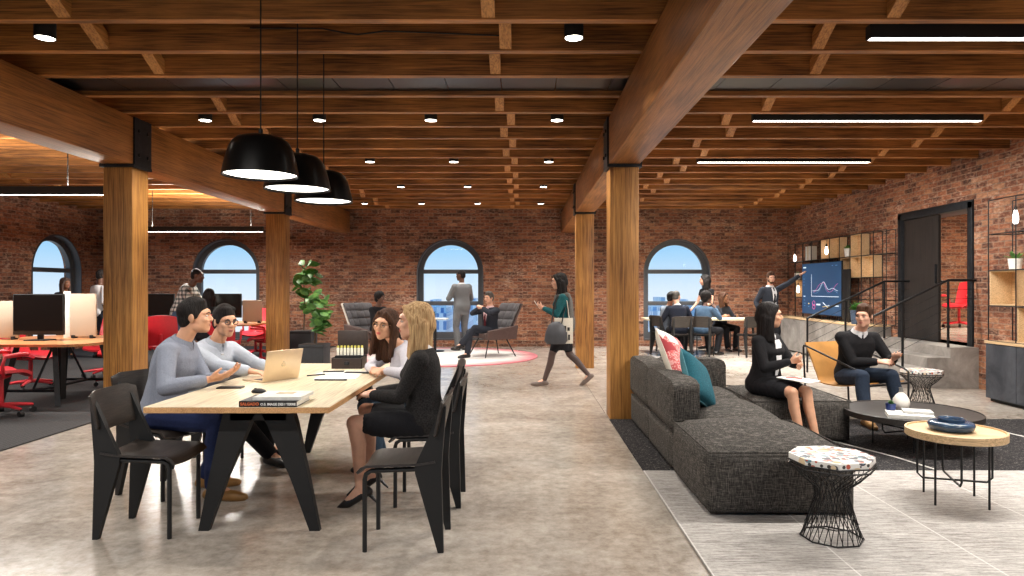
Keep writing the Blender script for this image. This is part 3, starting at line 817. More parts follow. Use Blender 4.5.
# throw pillows
def pillow(loc, R, size, mats, label, seams=True):
    m = MB(); n = 14
    fr, bk_ = [], []
    for sgn, L in ((1, fr), (-1, bk_)):
        for i in range(n + 1):
            row = []
            for j in range(n + 1):
                u, v = -1 + 2 * i / n, -1 + 2 * j / n
                k = 1 - .07 * (1 - v * v) * 1; k2 = 1 - .07 * (1 - u * u)
                th = .075 * ((1 - u ** 4) * (1 - v ** 4)) ** .55
                row.append(V((u * size / 2 * k, sgn * th, v * size / 2 * k2)))
            L.append(row)
    for L, mi in ((fr, 0), (bk_, 1)):
        vs = [[m.bm.verts.new(p) for p in r] for r in L]
        for i in range(n):
            for j in range(n):
                f = m.bm.faces.new((vs[i][j], vs[i + 1][j], vs[i + 1][j + 1], vs[i][j + 1])); f.material_index = mi
    bmesh.ops.remove_doubles(m.bm, verts=m.bm.verts[:], dist=.0005)
    o = m.build('throw_pillow', None, None, 80, mats); o.location = loc; o.rotation_euler = R
    tag(o, label, 'pillow')
    h = size / 2
    MB().path([(-h, 0, -h), (-h * .93, 0, 0), (-h, 0, h), (0, 0, h * .93), (h, 0, h), (h * .93, 0, 0), (h, 0, -h), (0, 0, -h * .93)], .005, 6, close=True).build('piping', mats[1], o)
    return o
m = N('pillow_print'); v = m.pos((1, 1, 1), False)
vo = m.n('ShaderNodeTexVoronoi'); m.val(vo, Scale=7.0); m.l(v, vo.inputs['Vector']); sp = m.n('ShaderNodeSeparateColor'); m.l(vo.outputs['Color'], sp.inputs[0])
f2 = m.noise(v, 60, 3)
blot = m.mix(C(206, 96, 96), C(232, 168, 162), m.math('GREATER_THAN', f2, .52))
pc = m.mix(blot, C(236, 230, 222), m.math('GREATER_THAN', sp.outputs[0], .62)); pc = m.mix(pc, C(168, 60, 66), m.math('LESS_THAN', sp.outputs[0], .25))
m.base(pc).rough(.9); CREAM = cloth('cream_cotton', C(226, 220, 206), C(206, 198, 184)); TEAL = cloth('teal_velvet', C(40, 102, 116), C(28, 72, 86)); TEAL2 = cloth('teal_back', C(92, 146, 156), C(76, 124, 136))
pillow((1.35, 6.06, .775), (rad(26), rad(-14), rad(-122)), .50, [m.m, CREAM], 'cream throw pillow printed with red and pink shapes, leaning on the sofa back')
pillow((1.45, 5.66, .63), (rad(26), rad(-26), rad(-130)), .45, [TEAL, TEAL2], 'teal velvet throw pillow leaning on the sofa back in front of the red print pillow')

# wire stools with terrazzo tops
WIRE = plain('wire_black', C(24, 23, 24), .4, .4, .05)
def make_stool():
    o = empty('wire_stool', (0, 0, 0)); n8 = 8
    oc = [(.224 * math.cos(PI / 8 + 2 * PI * k / 8), .224 * math.sin(PI / 8 + 2 * PI * k / 8)) for k in range(8)]
    MB().prism(oc, lambda a, b, d: V((a, b, d)), .430, .462).build('stone_top', MAT['terrazzo'], o, 20)
    def rp(r, z, k, n=8, off=0):
        a = PI / 8 + 2 * PI * (k + off) / n; return V((r * math.cos(a), r * math.sin(a), z))
    for nm, r, z in (('top_ring', .228, .428), ('rim_ring', .228, .405), ('base_ring', .165, .006), ('lower_ring', .14, .085)):
        MB().path([rp(r, z, k) for k in range(8)], .0045 if nm != 'lower_ring' else .003, 6, close=True).build(nm, WIRE, o)
    def on(k, r):    # point on an octagon of circumradius r at parameter k in 0..8
        i = int(math.floor(k)) % 8; f = k - math.floor(k); return rp(r, 0, i).lerp(rp(r, 0, i + 1), f)
    for k in range(32):
        q = k / 4.0
        for sgn in (-1, 1):
            if k % 2 and sgn == 1: continue
            w = MB(); pts = []
            for z, r, tw in ((.404, .226, 0), (.34, .165, .45), (.285, .098, .8), (.24, .09, 1.0), (.13, .122, 1.35), (.006, .165, 1.7)):
                p = on(q + sgn * tw * .75, r); p.z = z; pts.append(p)
            w.path(pts, .0024, 5).build('wire', WIRE, o)
    return o
s1 = make_stool(); s1.location = (1.715, 3.79, .013); s1.rotation_euler = (0, 0, rad(8)); tag(s1, 'octagonal terrazzo-topped wire stool in the foreground beside the big ottoman', 'stool', 'terrazzo wire stools')
s2 = copy_tree(s1); s2.location = (4.53, 7.75, .008); tag(s2, 'octagonal terrazzo-topped wire stool behind the black coffee table, by the concrete stair', 'stool', 'terrazzo wire stools')

# round coffee tables
def round_table(loc, r, z, mat, rim, label, th=.04, rz=0, spread=.5):
    o = empty('coffee_table', loc, rad(rz), label, 'coffee table', 'round coffee tables')
    MB().lathe([(r - .004, z - th), (r, z - th + .004), (r, z - .002), (r - .003, z), (r - .012, z), (r - .014, z - rim), (0, z - rim)], n=72).build('table_top', mat, o, 40)
    zt = z - th; h = r * spread
    for k in range(2):
        a = k * PI / 2; R = Matrix.Rotation(a, 3, 'Z'); zz = .13 + .012 * k
        MB().path([R @ V(p) for p in ((-h, .02, zt), (-h, .02, zz + .03), (-h + .03, .02, zz), (h - .03, .02, zz), (h, .02, zz + .03), (h, .02, zt))], .007, 8).build('frame_loop', BLACK, o)
    for k in range(4):
        R = Matrix.Rotation(PI / 4 + k * PI / 2, 3, 'Z')
        MB().tube(R @ V((h * .98, 0, 0)), R @ V((h * .98, 0, zt)), .007).build('leg', BLACK, o)
    return o
BLKOAK = wood('black_stain', 0, C(26, 23, 22), C(40, 36, 34), C(56, 51, 48), False, .45, 1.3, .1)
round_table((3.41, 6.0, .013), .55, .312, BLKOAK, .006, 'large low round black coffee table carrying white books and a vase', .05, 20, .55)
round_table((2.82, 4.45, .013), .29, .467, OAKX, .010, 'small round pale oak coffee table holding the blue bowl', .05, -18, .74)
# blue dish
CER = plain('blue_glaze', C(52, 76, 104), .18, 0, .35, 9)
d = empty('ceramic_bowl', (2.80, 4.46, .471), 0, 'low flat blue glazed bowl on the pale oak table', 'bowl')
MB().lathe([(0, .0), (.11, .0), (.128, .012), (.136, .032), (.134, .046), (.122, .056), (.085, .058), (.076, .060)], n=48).build('body', CER, d, 50)
MB().lathe([(.066, .056), (.068, .074), (.076, .079), (.080, .074), (.076, .058)], n=40).build('lip', CER, d, 60)
# white vase, books, small succulent on the black table
ZB = .3195
b = book(3.24, 5.72, ZB, .34, .26, .030, -22, CW, 'larger white book at the bottom of the stack on the black coffee table')
b = book(3.32, 5.745, ZB + .0302, .22, .17, .020, -22, plain('cover_grey', C(196, 196, 194), .5), 'smaller pale grey book on top of the white book beside the vase')
v = empty('vase', (3.31, 5.97, ZB), 0, 'round white marble-like vase with a narrow dark neck on the black coffee table', 'vase')
MB().lathe([(.0, 0), (.05, 0), (.085, .03), (.10, .075), (.092, .12), (.06, .158), (.03, .178), (.026, .186)], n=36).build('body', plain('white_stone', C(232, 228, 220), .45, 0, .08, 6), v, 60)
v.scale = (.70, .70, .92)
MB().lathe([(.028, .180), (.024, .20), (.022, .215), (.026, .228), (.02, .228), (.018, .19)], n=24).build('neck', plain('grey_neck', C(120, 118, 114), .5), v)
def leaf_fan(m, base, n, ln, wd, spread, up=.6, seed=0, roll=0):
    r = random.Random(seed)
    for k in range(n):
        a = 2 * PI * k / n + r.uniform(-.4, .4); el = r.uniform(*spread)
        d_ = V((math.cos(a) * math.cos(el), math.sin(a) * math.cos(el), math.sin(el))); sd = V((-math.sin(a), math.cos(a), 0)); L = ln * r.uniform(.7, 1.1)
        q_ = Quaternion(d_, r.uniform(-roll, roll)); sd = q_ @ sd; nn = d_.cross(sd); g = []
        for i in range(6):
            t_ = i / 5; w_ = wd * math.sin(PI * min(1, .12 + t_ * .88)) ** .8; c_ = V(base) + d_ * L * t_ + V((0, 0, -L * .25 * t_ * t_))
            g.append([c_ - sd * w_ + nn * w_ * -.25, c_, c_ + sd * w_ + nn * w_ * -.25])
        m.sheet(g, .002)
def pot_plant(loc, r, h, mat, label, leaf=(14, .09, .014), cat='plant', name='potted_plant', group=None, seed=1):
    o = empty(name, loc, 0, label, cat, group)
    MB().lathe([(r * .8, 0), (r, h), (r * .88, h), (r * .86, h * .9), (0, h * .88)], n=24).build('pot', mat, o, 40)
    m = MB(); leaf_fan(m, (0, 0, h * .9), leaf[0], leaf[1], leaf[2], (.5, 1.4), seed=seed); m.build('leaves', MAT['leaf'], o, 60); return o
pot_plant((3.17, 5.88, ZB), .042, .085, plain('cobalt_pot', C(34, 52, 110), .35), 'tiny cobalt blue pot of succulent next to the white vase', (16, .05, .010))

# sling armchair
LEA = plain('tan_leather', C(186, 134, 72), .5, 0, .12, 8)
sl = empty('sling_armchair', (3.66, 7.42, .0), rad(-156), 'tan leather sling armchair on a black tube frame under the seated man', 'armchair')
g = []
for i in range(17):
    s = i / 16
    if s < .5: y = .30 - .56 * (s / .5); z = .40 - .06 * math.sin(s / .5 * PI * .7)
    else: q = (s - .5) / .5; y = -.26 - .20 * q; z = .355 + .42 * q ** .95
    g.append([V((-.31 + .62 * j / 8, y, z)) for j in range(9)])
MB().sheet(g, .012).build('leather_sling', LEA, sl, 60)
for s in (-1, 1):
    x = s * .335
    MB().path([(x, .33, .0), (x, .33, .50), (x, .28, .53), (x, -.42, .74), (x, -.46, .73), (x, -.42, .0)], .011, 8).build('side_frame', BLACK, sl, 60)
MB().tube((-.335, .33, .38), (.335, .33, .38), .011).build('front_bar', BLACK, sl)
MB().tube((-.335, -.455, .74), (.335, -.455, .74), .011).build('back_bar', BLACK, sl)
MB().tube((-.335, -.42, .06), (.335, -.42, .06), .009).build('lower_bar', BLACK, sl)
sl.location.z = .009

# ================================================================== WALL CABINETS AND WIRE SHELVES
FRONT = MAT['patina']
def wire_shelf(name, y0, ny, py_, zl, x0, x1, label):
    o = empty(name, (x0, y0, 0), 0, label, 'shelf', 'black wire wall shelves')
    y1 = ny * py_; D = x1 - x0
    for k in range(ny + 1):
        m = MB(); y = k * py_
        m.path([(0, y, zl[0]), (0, y, zl[-1]), (D, y, zl[-1]), (D, y, zl[0])], .008, 4)
        for z in zl[1:-1]: m.tube((0, y, z), (D, y, z), .005, n=4)
        m.build('upright', BLACK, o)
    for z in zl:
        m = MB()
        for x in (0, D): m.tube((x, 0, z), (x, y1, z), .007, n=4)
        m.build('level', BLACK, o)
    return o
def oak_box(y0, y1, z0, z1, x0, x1, label, group):
    t_ = .012; o = empty('oak_box', (x0, y0, z0), 0, label, 'box', group); dy, dz, D = y1 - y0, z1 - z0, x1 - x0
    MB().span((0, 0, 0), (D, dy, t_)).span((0, 0, dz - t_), (D, dy, dz)).span((0, 0, t_), (D, t_, dz - t_)).span((0, dy - t_, t_), (D, dy, dz - t_)).build('carcass', OAK, o)
    MB().span((D - t_, t_, t_), (D, dy - t_, dz - t_)).build('back_panel', OAK, o); return o
def bulb_lamp(loc, drop, label):
    o = empty('bulb_lamp', loc, 0, label, 'bulb lamp', 'bare bulb lamps on the shelves')
    MB().lathe([(0, -.20), (.022, -.19), (.032, -.15), (.03, -.10), (.02, -.05), (.014, -.03)], n=16).build('bulb', emit('bulb_glow', (1, .93, .85), 6), o)
    MB().lathe([(.016, -.03), (.018, 0), (.006, .03)], n=12).tube((0, 0, .02), (0, 0, drop), .003, n=6).build('socket', BLACK, o); return o
# right-hand unit
CXF = 5.73
cb = empty('wall_cabinet', (CXF, 8.45, 0), 0, 'long dark steel-fronted cabinet under the right-hand wire shelf', 'cabinet')
MB().span((.02, -4.2, .06), (XR - CXF - .005, 0, .72)).build('body', FRONT, cb)
for k in range(8):
    MB().span((0, -.525 * (k + 1) + .004, .05), (.02, -.525 * k - .004, .715), .002, 1).build('door', FRONT, cb)
MB().span((.05, -4.18, .009), (XR - CXF - .02, -.02, .06)).build('plinth', BLACKM, cb)
MB().span((-.01, -4.2, .72), (XR - CXF - .005, .01, .75), .003).build('counter_top', OAK, cb)
ZR = [.75, 1.18, 1.615, 2.06, 2.48]
wire_shelf('wire_shelf', 8.44 - .47 * 4, 4, .47, ZR, 5.76, 6.06, 'black wire grid shelf with oak boxes at the right edge, on the dark cabinet')
oak_box(7.98, 8.43, 1.19, 1.61, 5.77, 6.05, 'pale oak box in the upper middle of the right-hand wire shelf', 'oak boxes on the right shelf')
oak_box(7.51, 7.96, .76, 1.175, 5.77, 6.05, 'pale oak box low on the right-hand wire shelf, standing on the cabinet top', 'oak boxes on the right shelf')
bulb_lamp((5.88, 8.14, 2.36), .12, 'lit bare bulb hanging in the right-hand wire shelf')
pot_plant((5.86, 8.12, 1.62), .075, .13, CW, 'white pot of spiky green plant on an oak box in the right-hand wire shelf', (18, .16, .014), seed=4)
# left-hand unit with the screen
lc = empty('wall_cabinet', (5.86, 11.75, 0), 0, 'long pale grey cabinet along the brick under the wall screen', 'cabinet')
MB().span((.02, 0, .05), (XR - 5.865, YB - 11.76, .73)).build('body', MAT['block'], lc)
for k in range(5): MB().span((0, .9 * k + .004, .04), (.02, .9 * (k + 1) - .004, .725), .002, 1).build('door', MAT['block'], lc)
MB().span((.05, .02, .009), (XR - 5.88, YB - 11.78, .05)).build('plinth', BLACKM, lc)
MB().span((-.01, -.01, .73), (XR - 5.865, YB - 11.76, .755), .003).build('counter_top', OAK, lc)
ZL = [.755, 1.19, 1.59, 1.99, 2.40]
wire_shelf('wire_shelf', 11.60, 10, .43, ZL, 6.18, 6.34, 'black wire grid shelf with oak boxes around the wall screen')
ys = [11.60 + .43 * k for k in range(12)]
def cell(k, r, label, n=1): return oak_box(ys[k] + .01, ys[k + n] - .01, ZL[r] + .008, ZL[r + 1] - .008, 6.19, 6.335, label, 'oak boxes around the wall screen')
for k, nm in ((1, 'nearest of the lower three'), (2, 'middle of the lower three'), (3, 'farthest of the lower three')): cell(k, 2, 'oak box right of the wall screen, ' + nm)
cell(2, 3, 'pale oak box standing alone in the top row above the three boxes'); cell(4, 3, 'oak box above the screen, nearest the potted plant'); cell(5, 3, 'oak box above the screen, second from the potted plant')
cell(8, 1, 'oak box low beside the presenter at the far end of the wire shelf')
for k in range(4):
    x = book(6.25, 0, 0, .14, .05, .30, 0, [CREAM, CW, plain('cover_sand', C(206, 180, 140), .5), CW][k], 'tall pale book in the top shelf row, %s from the camera' % ORD[k])
    x.location = (6.255, 14.70 + .075 * k, ZL[3] + .012); tag(x, group='books on the top shelf')
pot_plant((6.25, 13.10, ZL[3] + .008), .08, .16, CW, 'white pot of green leaves in the top row above the wall screen', (20, .14, .02), seed=5)
pot_plant((6.25, 15.5, ZL[2] + .0), .08, .15, CW, 'small white pot on the shelf above the presenter\'s shoulder', (10, .07, .02), seed=6)
bulb_lamp((6.22, 13.98, ZL[4] - .12), .12, 'lit bare bulb in the top shelf row above the middle of the screen')
bulb_lamp((6.22, 15.6, ZL[4] - .2), .2, 'lit bare bulb at the far corner of the wire shelf')
bulb_lamp((6.14, 15.22, ZL[2] - .1), .1, 'lit bare bulb over the low oak box beside the presenter')
pp = pot_plant((5.99, 12.2, .756), .13, .25, plain('slate_pot', C(66, 82, 104), .45), 'bushy green plant in a slate blue pot on the pale cabinet', (60, .24, .034), seed=7)
# wall screen
tv = empty('wall_screen', (6.13, 13.12, .84), 0, 'large dark blue wall screen showing a white line chart', 'screen')
MB().span((0, 0, 0), (.03, 1.86, 1.09), .004).build('housing', BLACKM, tv)
SCR = emit('screen_blue', C(30, 62, 96), .75)
pn = MB().span((-.004, .015, .015), (0, 1.845, 1.075)).build('display', SCR, tv)
INK, INK2, INK3, INK4 = emit('ink_light', C(200, 214, 226), .8), emit('ink_blue', C(80, 118, 158), .8), emit('ink_pink', C(200, 90, 150), .8), emit('ink_amber', C(220, 190, 110), .8)
def P(u, v): return V((-.0055, 1.86 * (1 - u), 1.09 * (1 - v)))     # u left-to-right as seen from the room
def curve(pts, r, mat, nm='chart_line'): return MB().path([P(*q) for q in pts], r, 5).build(nm, mat, tv)
curve([(.27, .22), (.27, .64)], .004, INK, 'chart_axis'); curve([(.27, .645), (.94, .645)], .006, INK, 'chart_axis')
curve([(.30 + .62 * k / 40, .54 - .17 * math.exp(-((k / 40 - .45) / .13) ** 2) - .05 * math.exp(-((k / 40 - .8) / .12) ** 2)) for k in range(41)], .004, INK)
curve([(.30 + .62 * k / 40, .56 - .14 * math.exp(-((k / 40 - .45) / .10) ** 2) + .05 * math.sin(k / 3) * .5) for k in range(41)], .0035, INK2)
curve([(.32 + .6 * k / 40, .48 + .08 * math.cos(k / 4.4) - .05 * math.exp(-((k / 40 - .45) / .05) ** 2)) for k in range(41)], .003, INK3)
def dash(u, v, w, h, mat): return MB().span(P(u, v) - V((.001, 0, 0)), P(u + w, v + h) + V((.001, 0, 0))).build('chart_label', mat, tv)
for (u, v, w, h, mt) in ((.04, .07, .08, .025, INK), (.78, .07, .03, .015, INK2), (.86, .07, .05, .015, INK2), (.05, .30, .03, .015, INK2), (.05, .36, .02, .015, INK2), (.05, .42, .025, .015, INK2), (.05, .64, .05, .02, INK), (.06, .72, .03, .012, INK2), (.06, .78, .05, .012, INK2), (.06, .83, .04, .012, INK2), (.18, .78, .03, .02, INK4), (.18, .84, .03, .012, INK2), (.40, .785, .10, .03, INK), (.82, .80, .12, .02, INK)): dash(u, v, w, h, mt)
for k in range(2): curve([(.33 + .035 * math.cos(a * PI / 8), .78 + .07 * k + .045 * math.sin(a * PI / 8)) for a in range(17)], .005, INK3, 'chart_ring')
curve([(.57, .76), (.62, .80), (.66, .82), (.72, .81)], .008, INK, 'chart_mark'); curve([(.56, .84), (.64, .83), (.72, .85)], .006, INK4, 'chart_mark')
bp = MB().span((0, 0, 0), (.03, .30, 1.0), .004).build('speaker_panel', BLACKM); bp.location = (6.13, 12.80, .757); tag(bp, 'narrow black panel standing at the right end of the wall screen', 'panel')
# ================================================================== OFFICE SIDE
def make_office_chair():
    o = empty('office_chair', (0, 0, 0))
    for k in range(5):
        a = 2 * PI * k / 5 + .3; d = V((math.cos(a), math.sin(a), 0))
        m = MB().path([d * .03 + V((0, 0, .115)), d * .16 + V((0, 0, .105)), d * .30 + V((0, 0, .085))], [.024, .02, .014], 8)
        lg = m.build('leg', RED, o)
        MB().tube(d * .30 + V((-d.y * .022, d.x * .022, .032)), d * .30 + V((d.y * .022, -d.x * .022, .032)), .030, n=12).tube(d * .30 + V((0, 0, .04)), d * .30 + V((0, 0, .085)), .008).build('caster', BLACKM, lg)
    MB().tube((0, 0, .09), (0, 0, .40), .026).lathe([(.05, .40), (.09, .42), (.10, .44)], n=16).build('gas_column', RED, o)
    g = [];
    for i in range(11):
        s = -1 + 2 * i / 10; row = []
        for j in range(11):
            u = -1 + 2 * j / 10
            row.append(V((.245 * u * (1 - .10 * s * s), .235 * s * (1 - .08 * u * u), .465 + .03 * u * u - (.045 * max(0, s - .5) ** 2 * 4))))
        g.append(row)
    MB().sheet(g, .035).build('seat', RED, o, 60)
    g = []
    for i in range(12):
        s = i / 11; row = []
        for j in range(11):
            u = -1 + 2 * j / 10; w = .235 * (1 - .30 * max(0, s - .45) ** 1.6) * (1 - .12 * (1 - s) ** 3)
            row.append(V((w * u, -.235 - .13 * s ** 1.3 + .075 * u * u - .03 * math.sin(s * PI), .50 + .47 * s - .03 * u * u * s)))
        g.append(row)
    MB().sheet(g, .022).build('backrest', RED, o, 60)
    MB().path([(0, -.05, .42), (0, -.22, .43), (0, -.30, .52), (0, -.33, .68)], [.03, .028, .024, .02], 8).build('back_spine', RED, o)
    for s in (-1, 1):
        MB().path([(s * .12, -.05, .43), (s * .26, -.06, .45), (s * .285, -.08, .56), (s * .28, -.05, .655), (s * .27, .10, .675), (s * .27, .17, .67)], [.018, .018, .017, .02, .026, .018], 8).build('armrest', RED, o, 60)
    return o
OC0 = None
def ochair(x, y, face, label, z=.012, group='red office chairs'):
    global OC0
    if OC0 is None: OC0 = make_office_chair(); o = OC0
    else: o = copy_tree(OC0)
    o.location = (x, y, z); o.rotation_euler = (0, 0, rad(face - 90)); return tag(o, label, 'office chair', group)
ochair(-5.68, 7.42, 55, 'red office chair cut off by the left picture edge, nearest to the camera')
ochair(-6.75, 9.35, 0, 'red office chair behind the nearest one, left of the near desk')
ochair(-6.55, 10.7, -90, 'red office chair seen between the big monitor and the beige screen')
ochair(-5.75, 9.75, -80, 'red office chair at the far side of the near desk, beside the left column')
ochair(-5.72, 10.75, 120, 'red office chair just right of the left column, behind the grey-sweatered man')
ochair(-5.02, 11.45, 100, 'red office chair between the two men\'s heads, under the black-haired woman')
ochair(-4.75, 12.35, 200, 'red office chair left of the second column, tucked beside the far desk')
ochair(-5.45, 13.9, -90, 'red office chair on the far side of the far desk')
ochair(9.08, 14.2, 200, 'red office chair in the raised room beyond the doorway', .57, 'red office chair beyond the doorway')
DTOP = wood('desk_oak', 0, C(140, 80, 42), C(180, 116, 68), C(204, 144, 92), False, .4, 1.4, .05)
def desk(x0, x1, y0, y1, label):
    cx, cy = (x0 + x1) / 2, (y0 + y1) / 2; o = empty('desk', (cx, cy, .012), 0, label, 'desk', 'oak bench desks'); w, l = (x1 - x0) / 2, (y1 - y0) / 2
    c = []
    for sx, sy, a0 in ((1, 1, 0), (-1, 1, 90), (-1, -1, 180), (1, -1, 270)):
        for k in range(7):
            a = rad(a0 + 15 * k); c.append((sx * (w - .3) + .3 * math.cos(a), sy * (l - .3) + .3 * math.sin(a)))
    MB().prism(c, lambda a, b, d: V((a, b, d)), .715, .745).build('desk_top', DTOP, o, 30)
    for sy in (-1, 1):
        for sx in (-1, 1):
            m = MB(); p0 = V((sx * .34, sy * (l - .22), 0)); p1 = V((sx * .22, sy * (l - .34), .715))
            R = basis(p1 - p0, (1, 0, 0)); m.loft([m.ring(p0, R, .03, .05, 4), m.ring(p1, R, .03, .05, 4)])
            m.build('leg', STEEL, o)
        MB().tube((-.3, sy * (l - .26), .18), (.3, sy * (l - .26), .18), .018, n=6).build('foot_rail', STEEL, o)
    MB().span((-.03, -.05, .0), (.03, .05, .715)).build('cable_post', BLACKM, o)
    MB().tube((0, -l + .26, .18), (0, l - .26, .18), .02, n=6).build('spine_rail', STEEL, o)
    for sy in (-1, 1): MB().tube((0, sy * (l - .3), .2), (0, sy * .14, .68), .015, n=6).build('brace', STEEL, o)
    return o
def monitor(x, y, w, h, z0, face, label, z=.757):
    o = empty('monitor', (x, y, z), rad(face - 90), label, 'monitor', 'black desk monitors')
    MB().span((-w / 2, -.025, z0), (w / 2, .01, z0 + h), .005).build('housing', BLACKM, o)
    MB().span((-w / 2 + .012, .01, z0 + .05), (w / 2 - .012, .013, z0 + h - .012)).build('display', plain('screen_off', C(16, 14, 14), .2, 0, .05), o)
    MB().span((-.035, -.045, .01), (.035, -.025, z0 + h * .5)).build('stand', BLACKM, o)
    MB().span((-.13, -.13, 0), (.13, .08, .012), .004).build('foot', BLACKM, o); return o
BEI = cloth('beige_felt', C(196, 178, 158), C(178, 160, 140), fold=.1)
def divider(x, y, w, z1, rz, label, z=.757, h0=.0):
    o = empty('desk_screen', (x, y, z), rad(rz), label, 'desk screen', 'beige felt desk screens')
    MB().span((-w / 2, -.015, .02), (w / 2, .015, z1), .01).build('felt_panel', BEI, o)
    for s in (-1, 1): MB().span((s * w * .35 - .02, -.035, 0), (s * w * .35 + .02, .035, .04)).build('clamp', STEEL, o)
    return o
desk(-6.55, -5.0, 7.75, 9.3, 'oak-topped desk on black splayed legs left of the left column')
monitor(-5.93, 8.35, .62, .50, .07, -90, 'big black monitor on the near desk, left of the left column')
divider(-5.64, 8.75, .335, .57, 0, 'beige felt screen beside the big monitor, next to the left column')
divider(-6.48, 8.5, .40, .48, 0, 'beige felt screen at the left picture edge')
o = MB().span((-.045, -.01, .0), (.045, .01, .60), .006).build('whiteboard_panel', CW); o.location = (-5.88, 8.8, .757); tag(o, 'narrow white upright panel between the monitor and the beige screen', 'panel')
desk(-6.9, -4.72, 12.0, 13.3, 'far oak desk behind the two men at the table, under the arched window')
monitor(-6.62, 12.35, .62, .44, .10, -90, 'black monitor just right of the left column, by the man in the plaid shirt')
monitor(-5.47, 12.5, .62, .44, .10, -90, 'black monitor beside the black-haired woman, under the arched window')
divider(-4.98, 12.55, .36, .42, 0, 'beige felt screen on the far desk, left of the second column')

# ------------------------------------------------------------------ potted fig trees
def fig(loc, w, hp, top, crown, label, seed):
    o = empty('potted_fig_tree', loc, 0, label, 'plant', 'fig trees in dark planters'); r = random.Random(seed)
    MB().span((-w / 2, -w / 2, 0), (w / 2, w / 2, hp - .004), .006).span((-w / 2 - .006, -w / 2 - .006, hp - .05), (w / 2 + .006, w / 2 + .006, hp), .004).build('planter', plain('planter_grey', C(44, 46, 50), .6, 0, .1), o)
    MB().span((-w / 2 + .02, -w / 2 + .02, hp - .02), (w / 2 - .02, w / 2 - .02, hp + .004)).build('soil', plain('soil', C(46, 34, 26), .95, 0, .3, 40, .4), o)
    tr = MB().path([(0, 0, hp - .05), (.015, .01, hp + (top - hp) * .4), (-.01, 0, top - crown * .2)], [.016, .012, .007], 8)
    for k in range(9):
        z = top - crown * r.uniform(.15, .95); a = r.uniform(0, 2 * PI); tr.path([(0, 0, z), (math.cos(a) * crown * .16, math.sin(a) * crown * .16, z + crown * .10)], [.006, .003], 6)
    tr.build('trunk', plain('fig_bark', C(84, 68, 52), .85, 0, .2, 40, .3), o)
    m = MB()
    for k in range(int(30 + 38 * crown)):
        z = top - crown * r.random() ** .85; a = r.uniform(0, 2 * PI); fr = (top - z) / crown
        rr = crown * .30 * math.sin(PI * min(.9, .15 + fr * .8)) * r.uniform(.2, 1); b = V((math.cos(a) * rr, math.sin(a) * rr, z))
        leaf_fan(m, b, 1, .12 + .13 * crown, .04 + .042 * crown, (-.5, 1.0), seed=r.randrange(10 ** 6), roll=1.1)
        bm_rot = a
    m.build('leaves', MAT['leaf'], o, 60); return o
fig((-4.18, 13.0, .012), .40, .58, 1.86, .86, 'tall fig tree in a dark square planter right of the second column', 3)
fig((-3.36, 11.0, .001), .39, .50, 1.30, .62, 'shorter fig tree in a dark square planter, in front of the tall one', 8)

# ------------------------------------------------------------------ lounge by the middle window
GREY = cloth('slate_wool', C(112, 110, 112), C(84, 82, 86)); SHELLM = plain('shell_cream', C(222, 214, 202), .45, 0, .03); TAUPE = cloth('taupe_wool', C(104, 88, 84), C(78, 66, 64))
def lounge(loc, face, label, shell):
    o = empty('quilted_armchair', loc, rad(face - 90), label, 'armchair', 'grey quilted armchairs')
    def bp(u, s):   # back: u across, s up
        return V((.36 * u * (1 + .06 * s), -.28 - .30 * s + .16 * u * u * (1 - .15 * s), .40 + .66 * s))
    g = [[bp(-1 + 2 * j / 12, i / 10) for j in range(13)] for i in range(11)]
    sh = MB().sheet([[p + V((0, -.035, 0)) for p in r] for r in g], .03).build('back_shell', shell, o, 60)
    for c in range(4):
        for r_ in range(4):
            m = MB(); gg = []
            for i in range(7):
                row = []
                for j in range(7):
                    u = -1 + 2 * (c + .02 + .96 * j / 6) / 4; s = (r_ + .02 + .96 * i / 6) / 4; pz = (1 - (2 * i / 6 - 1) ** 4) * (1 - (2 * j / 6 - 1) ** 4)
                    row.append(bp(u, s) + V((0, .02 + .035 * pz, .01 * pz)))
                gg.append(row)
            m.sheet(gg, .03).build('back_pad', GREY, o, 70)
    g = [[V((.34 * (-1 + 2 * j / 8), -.30 + .66 * i / 8, .40 + .05 * i / 8 - .05 * max(0, i / 8 - .8) * 4 + .02 * (1 - (j / 4 - 1) ** 2))) for j in range(9)] for i in range(9)]
    MB().sheet(g, .10).build('seat_cushion', TAUPE, o, 70)
    for s in (-1, 1):
        g = []
        for i in range(7):
            q = i / 6; row = []
            for j in range(6):
                z = j / 5; row.append(V((s * (.35 + .07 * z), -.34 + .68 * q, .36 + (.27 - .10 * q) * z)))
            g.append(row)
        MB().sheet(g, .05).build('armrest', TAUPE, o, 70)
    for sx, sy in ((-.3, .3), (.3, .3), (-.3, -.28), (.3, -.28)):
        MB().tube((sx * .7, sy * .7, .36), (sx * 1.15, sy * 1.2, .0), .016, .011).build('leg', BLACK, o)
    return o
lounge((-.62, 13.95, .016), 212, 'grey quilted armchair holding the man in the dark suit', TAUPE)
lounge((-3.2, 14.35, .016), -35, 'grey quilted high-back armchair with a cream shell, left of the middle window', SHELLM)
ts = empty('side_table', (-1.92, 14.9, .016), 0, 'small white-topped pedestal table in front of the middle window', 'side table')
MB().span((-.32, -.22, .70), (.28, .22, .725), .004).build('table_top', CW, ts); MB().tube((0, 0, .02), (0, 0, .70), .03).build('pedestal', BLACKM, ts); MB().lathe([(.20, 0), (.20, .015), (.03, .022)], n=24).build('base', BLACKM, ts)
pot_plant((-1.97, 14.9, .742), .06, .10, plain('slate_pot', C(66, 82, 104), .45), 'small dark potted plant on the white pedestal table', (14, .12, .02), seed=9)

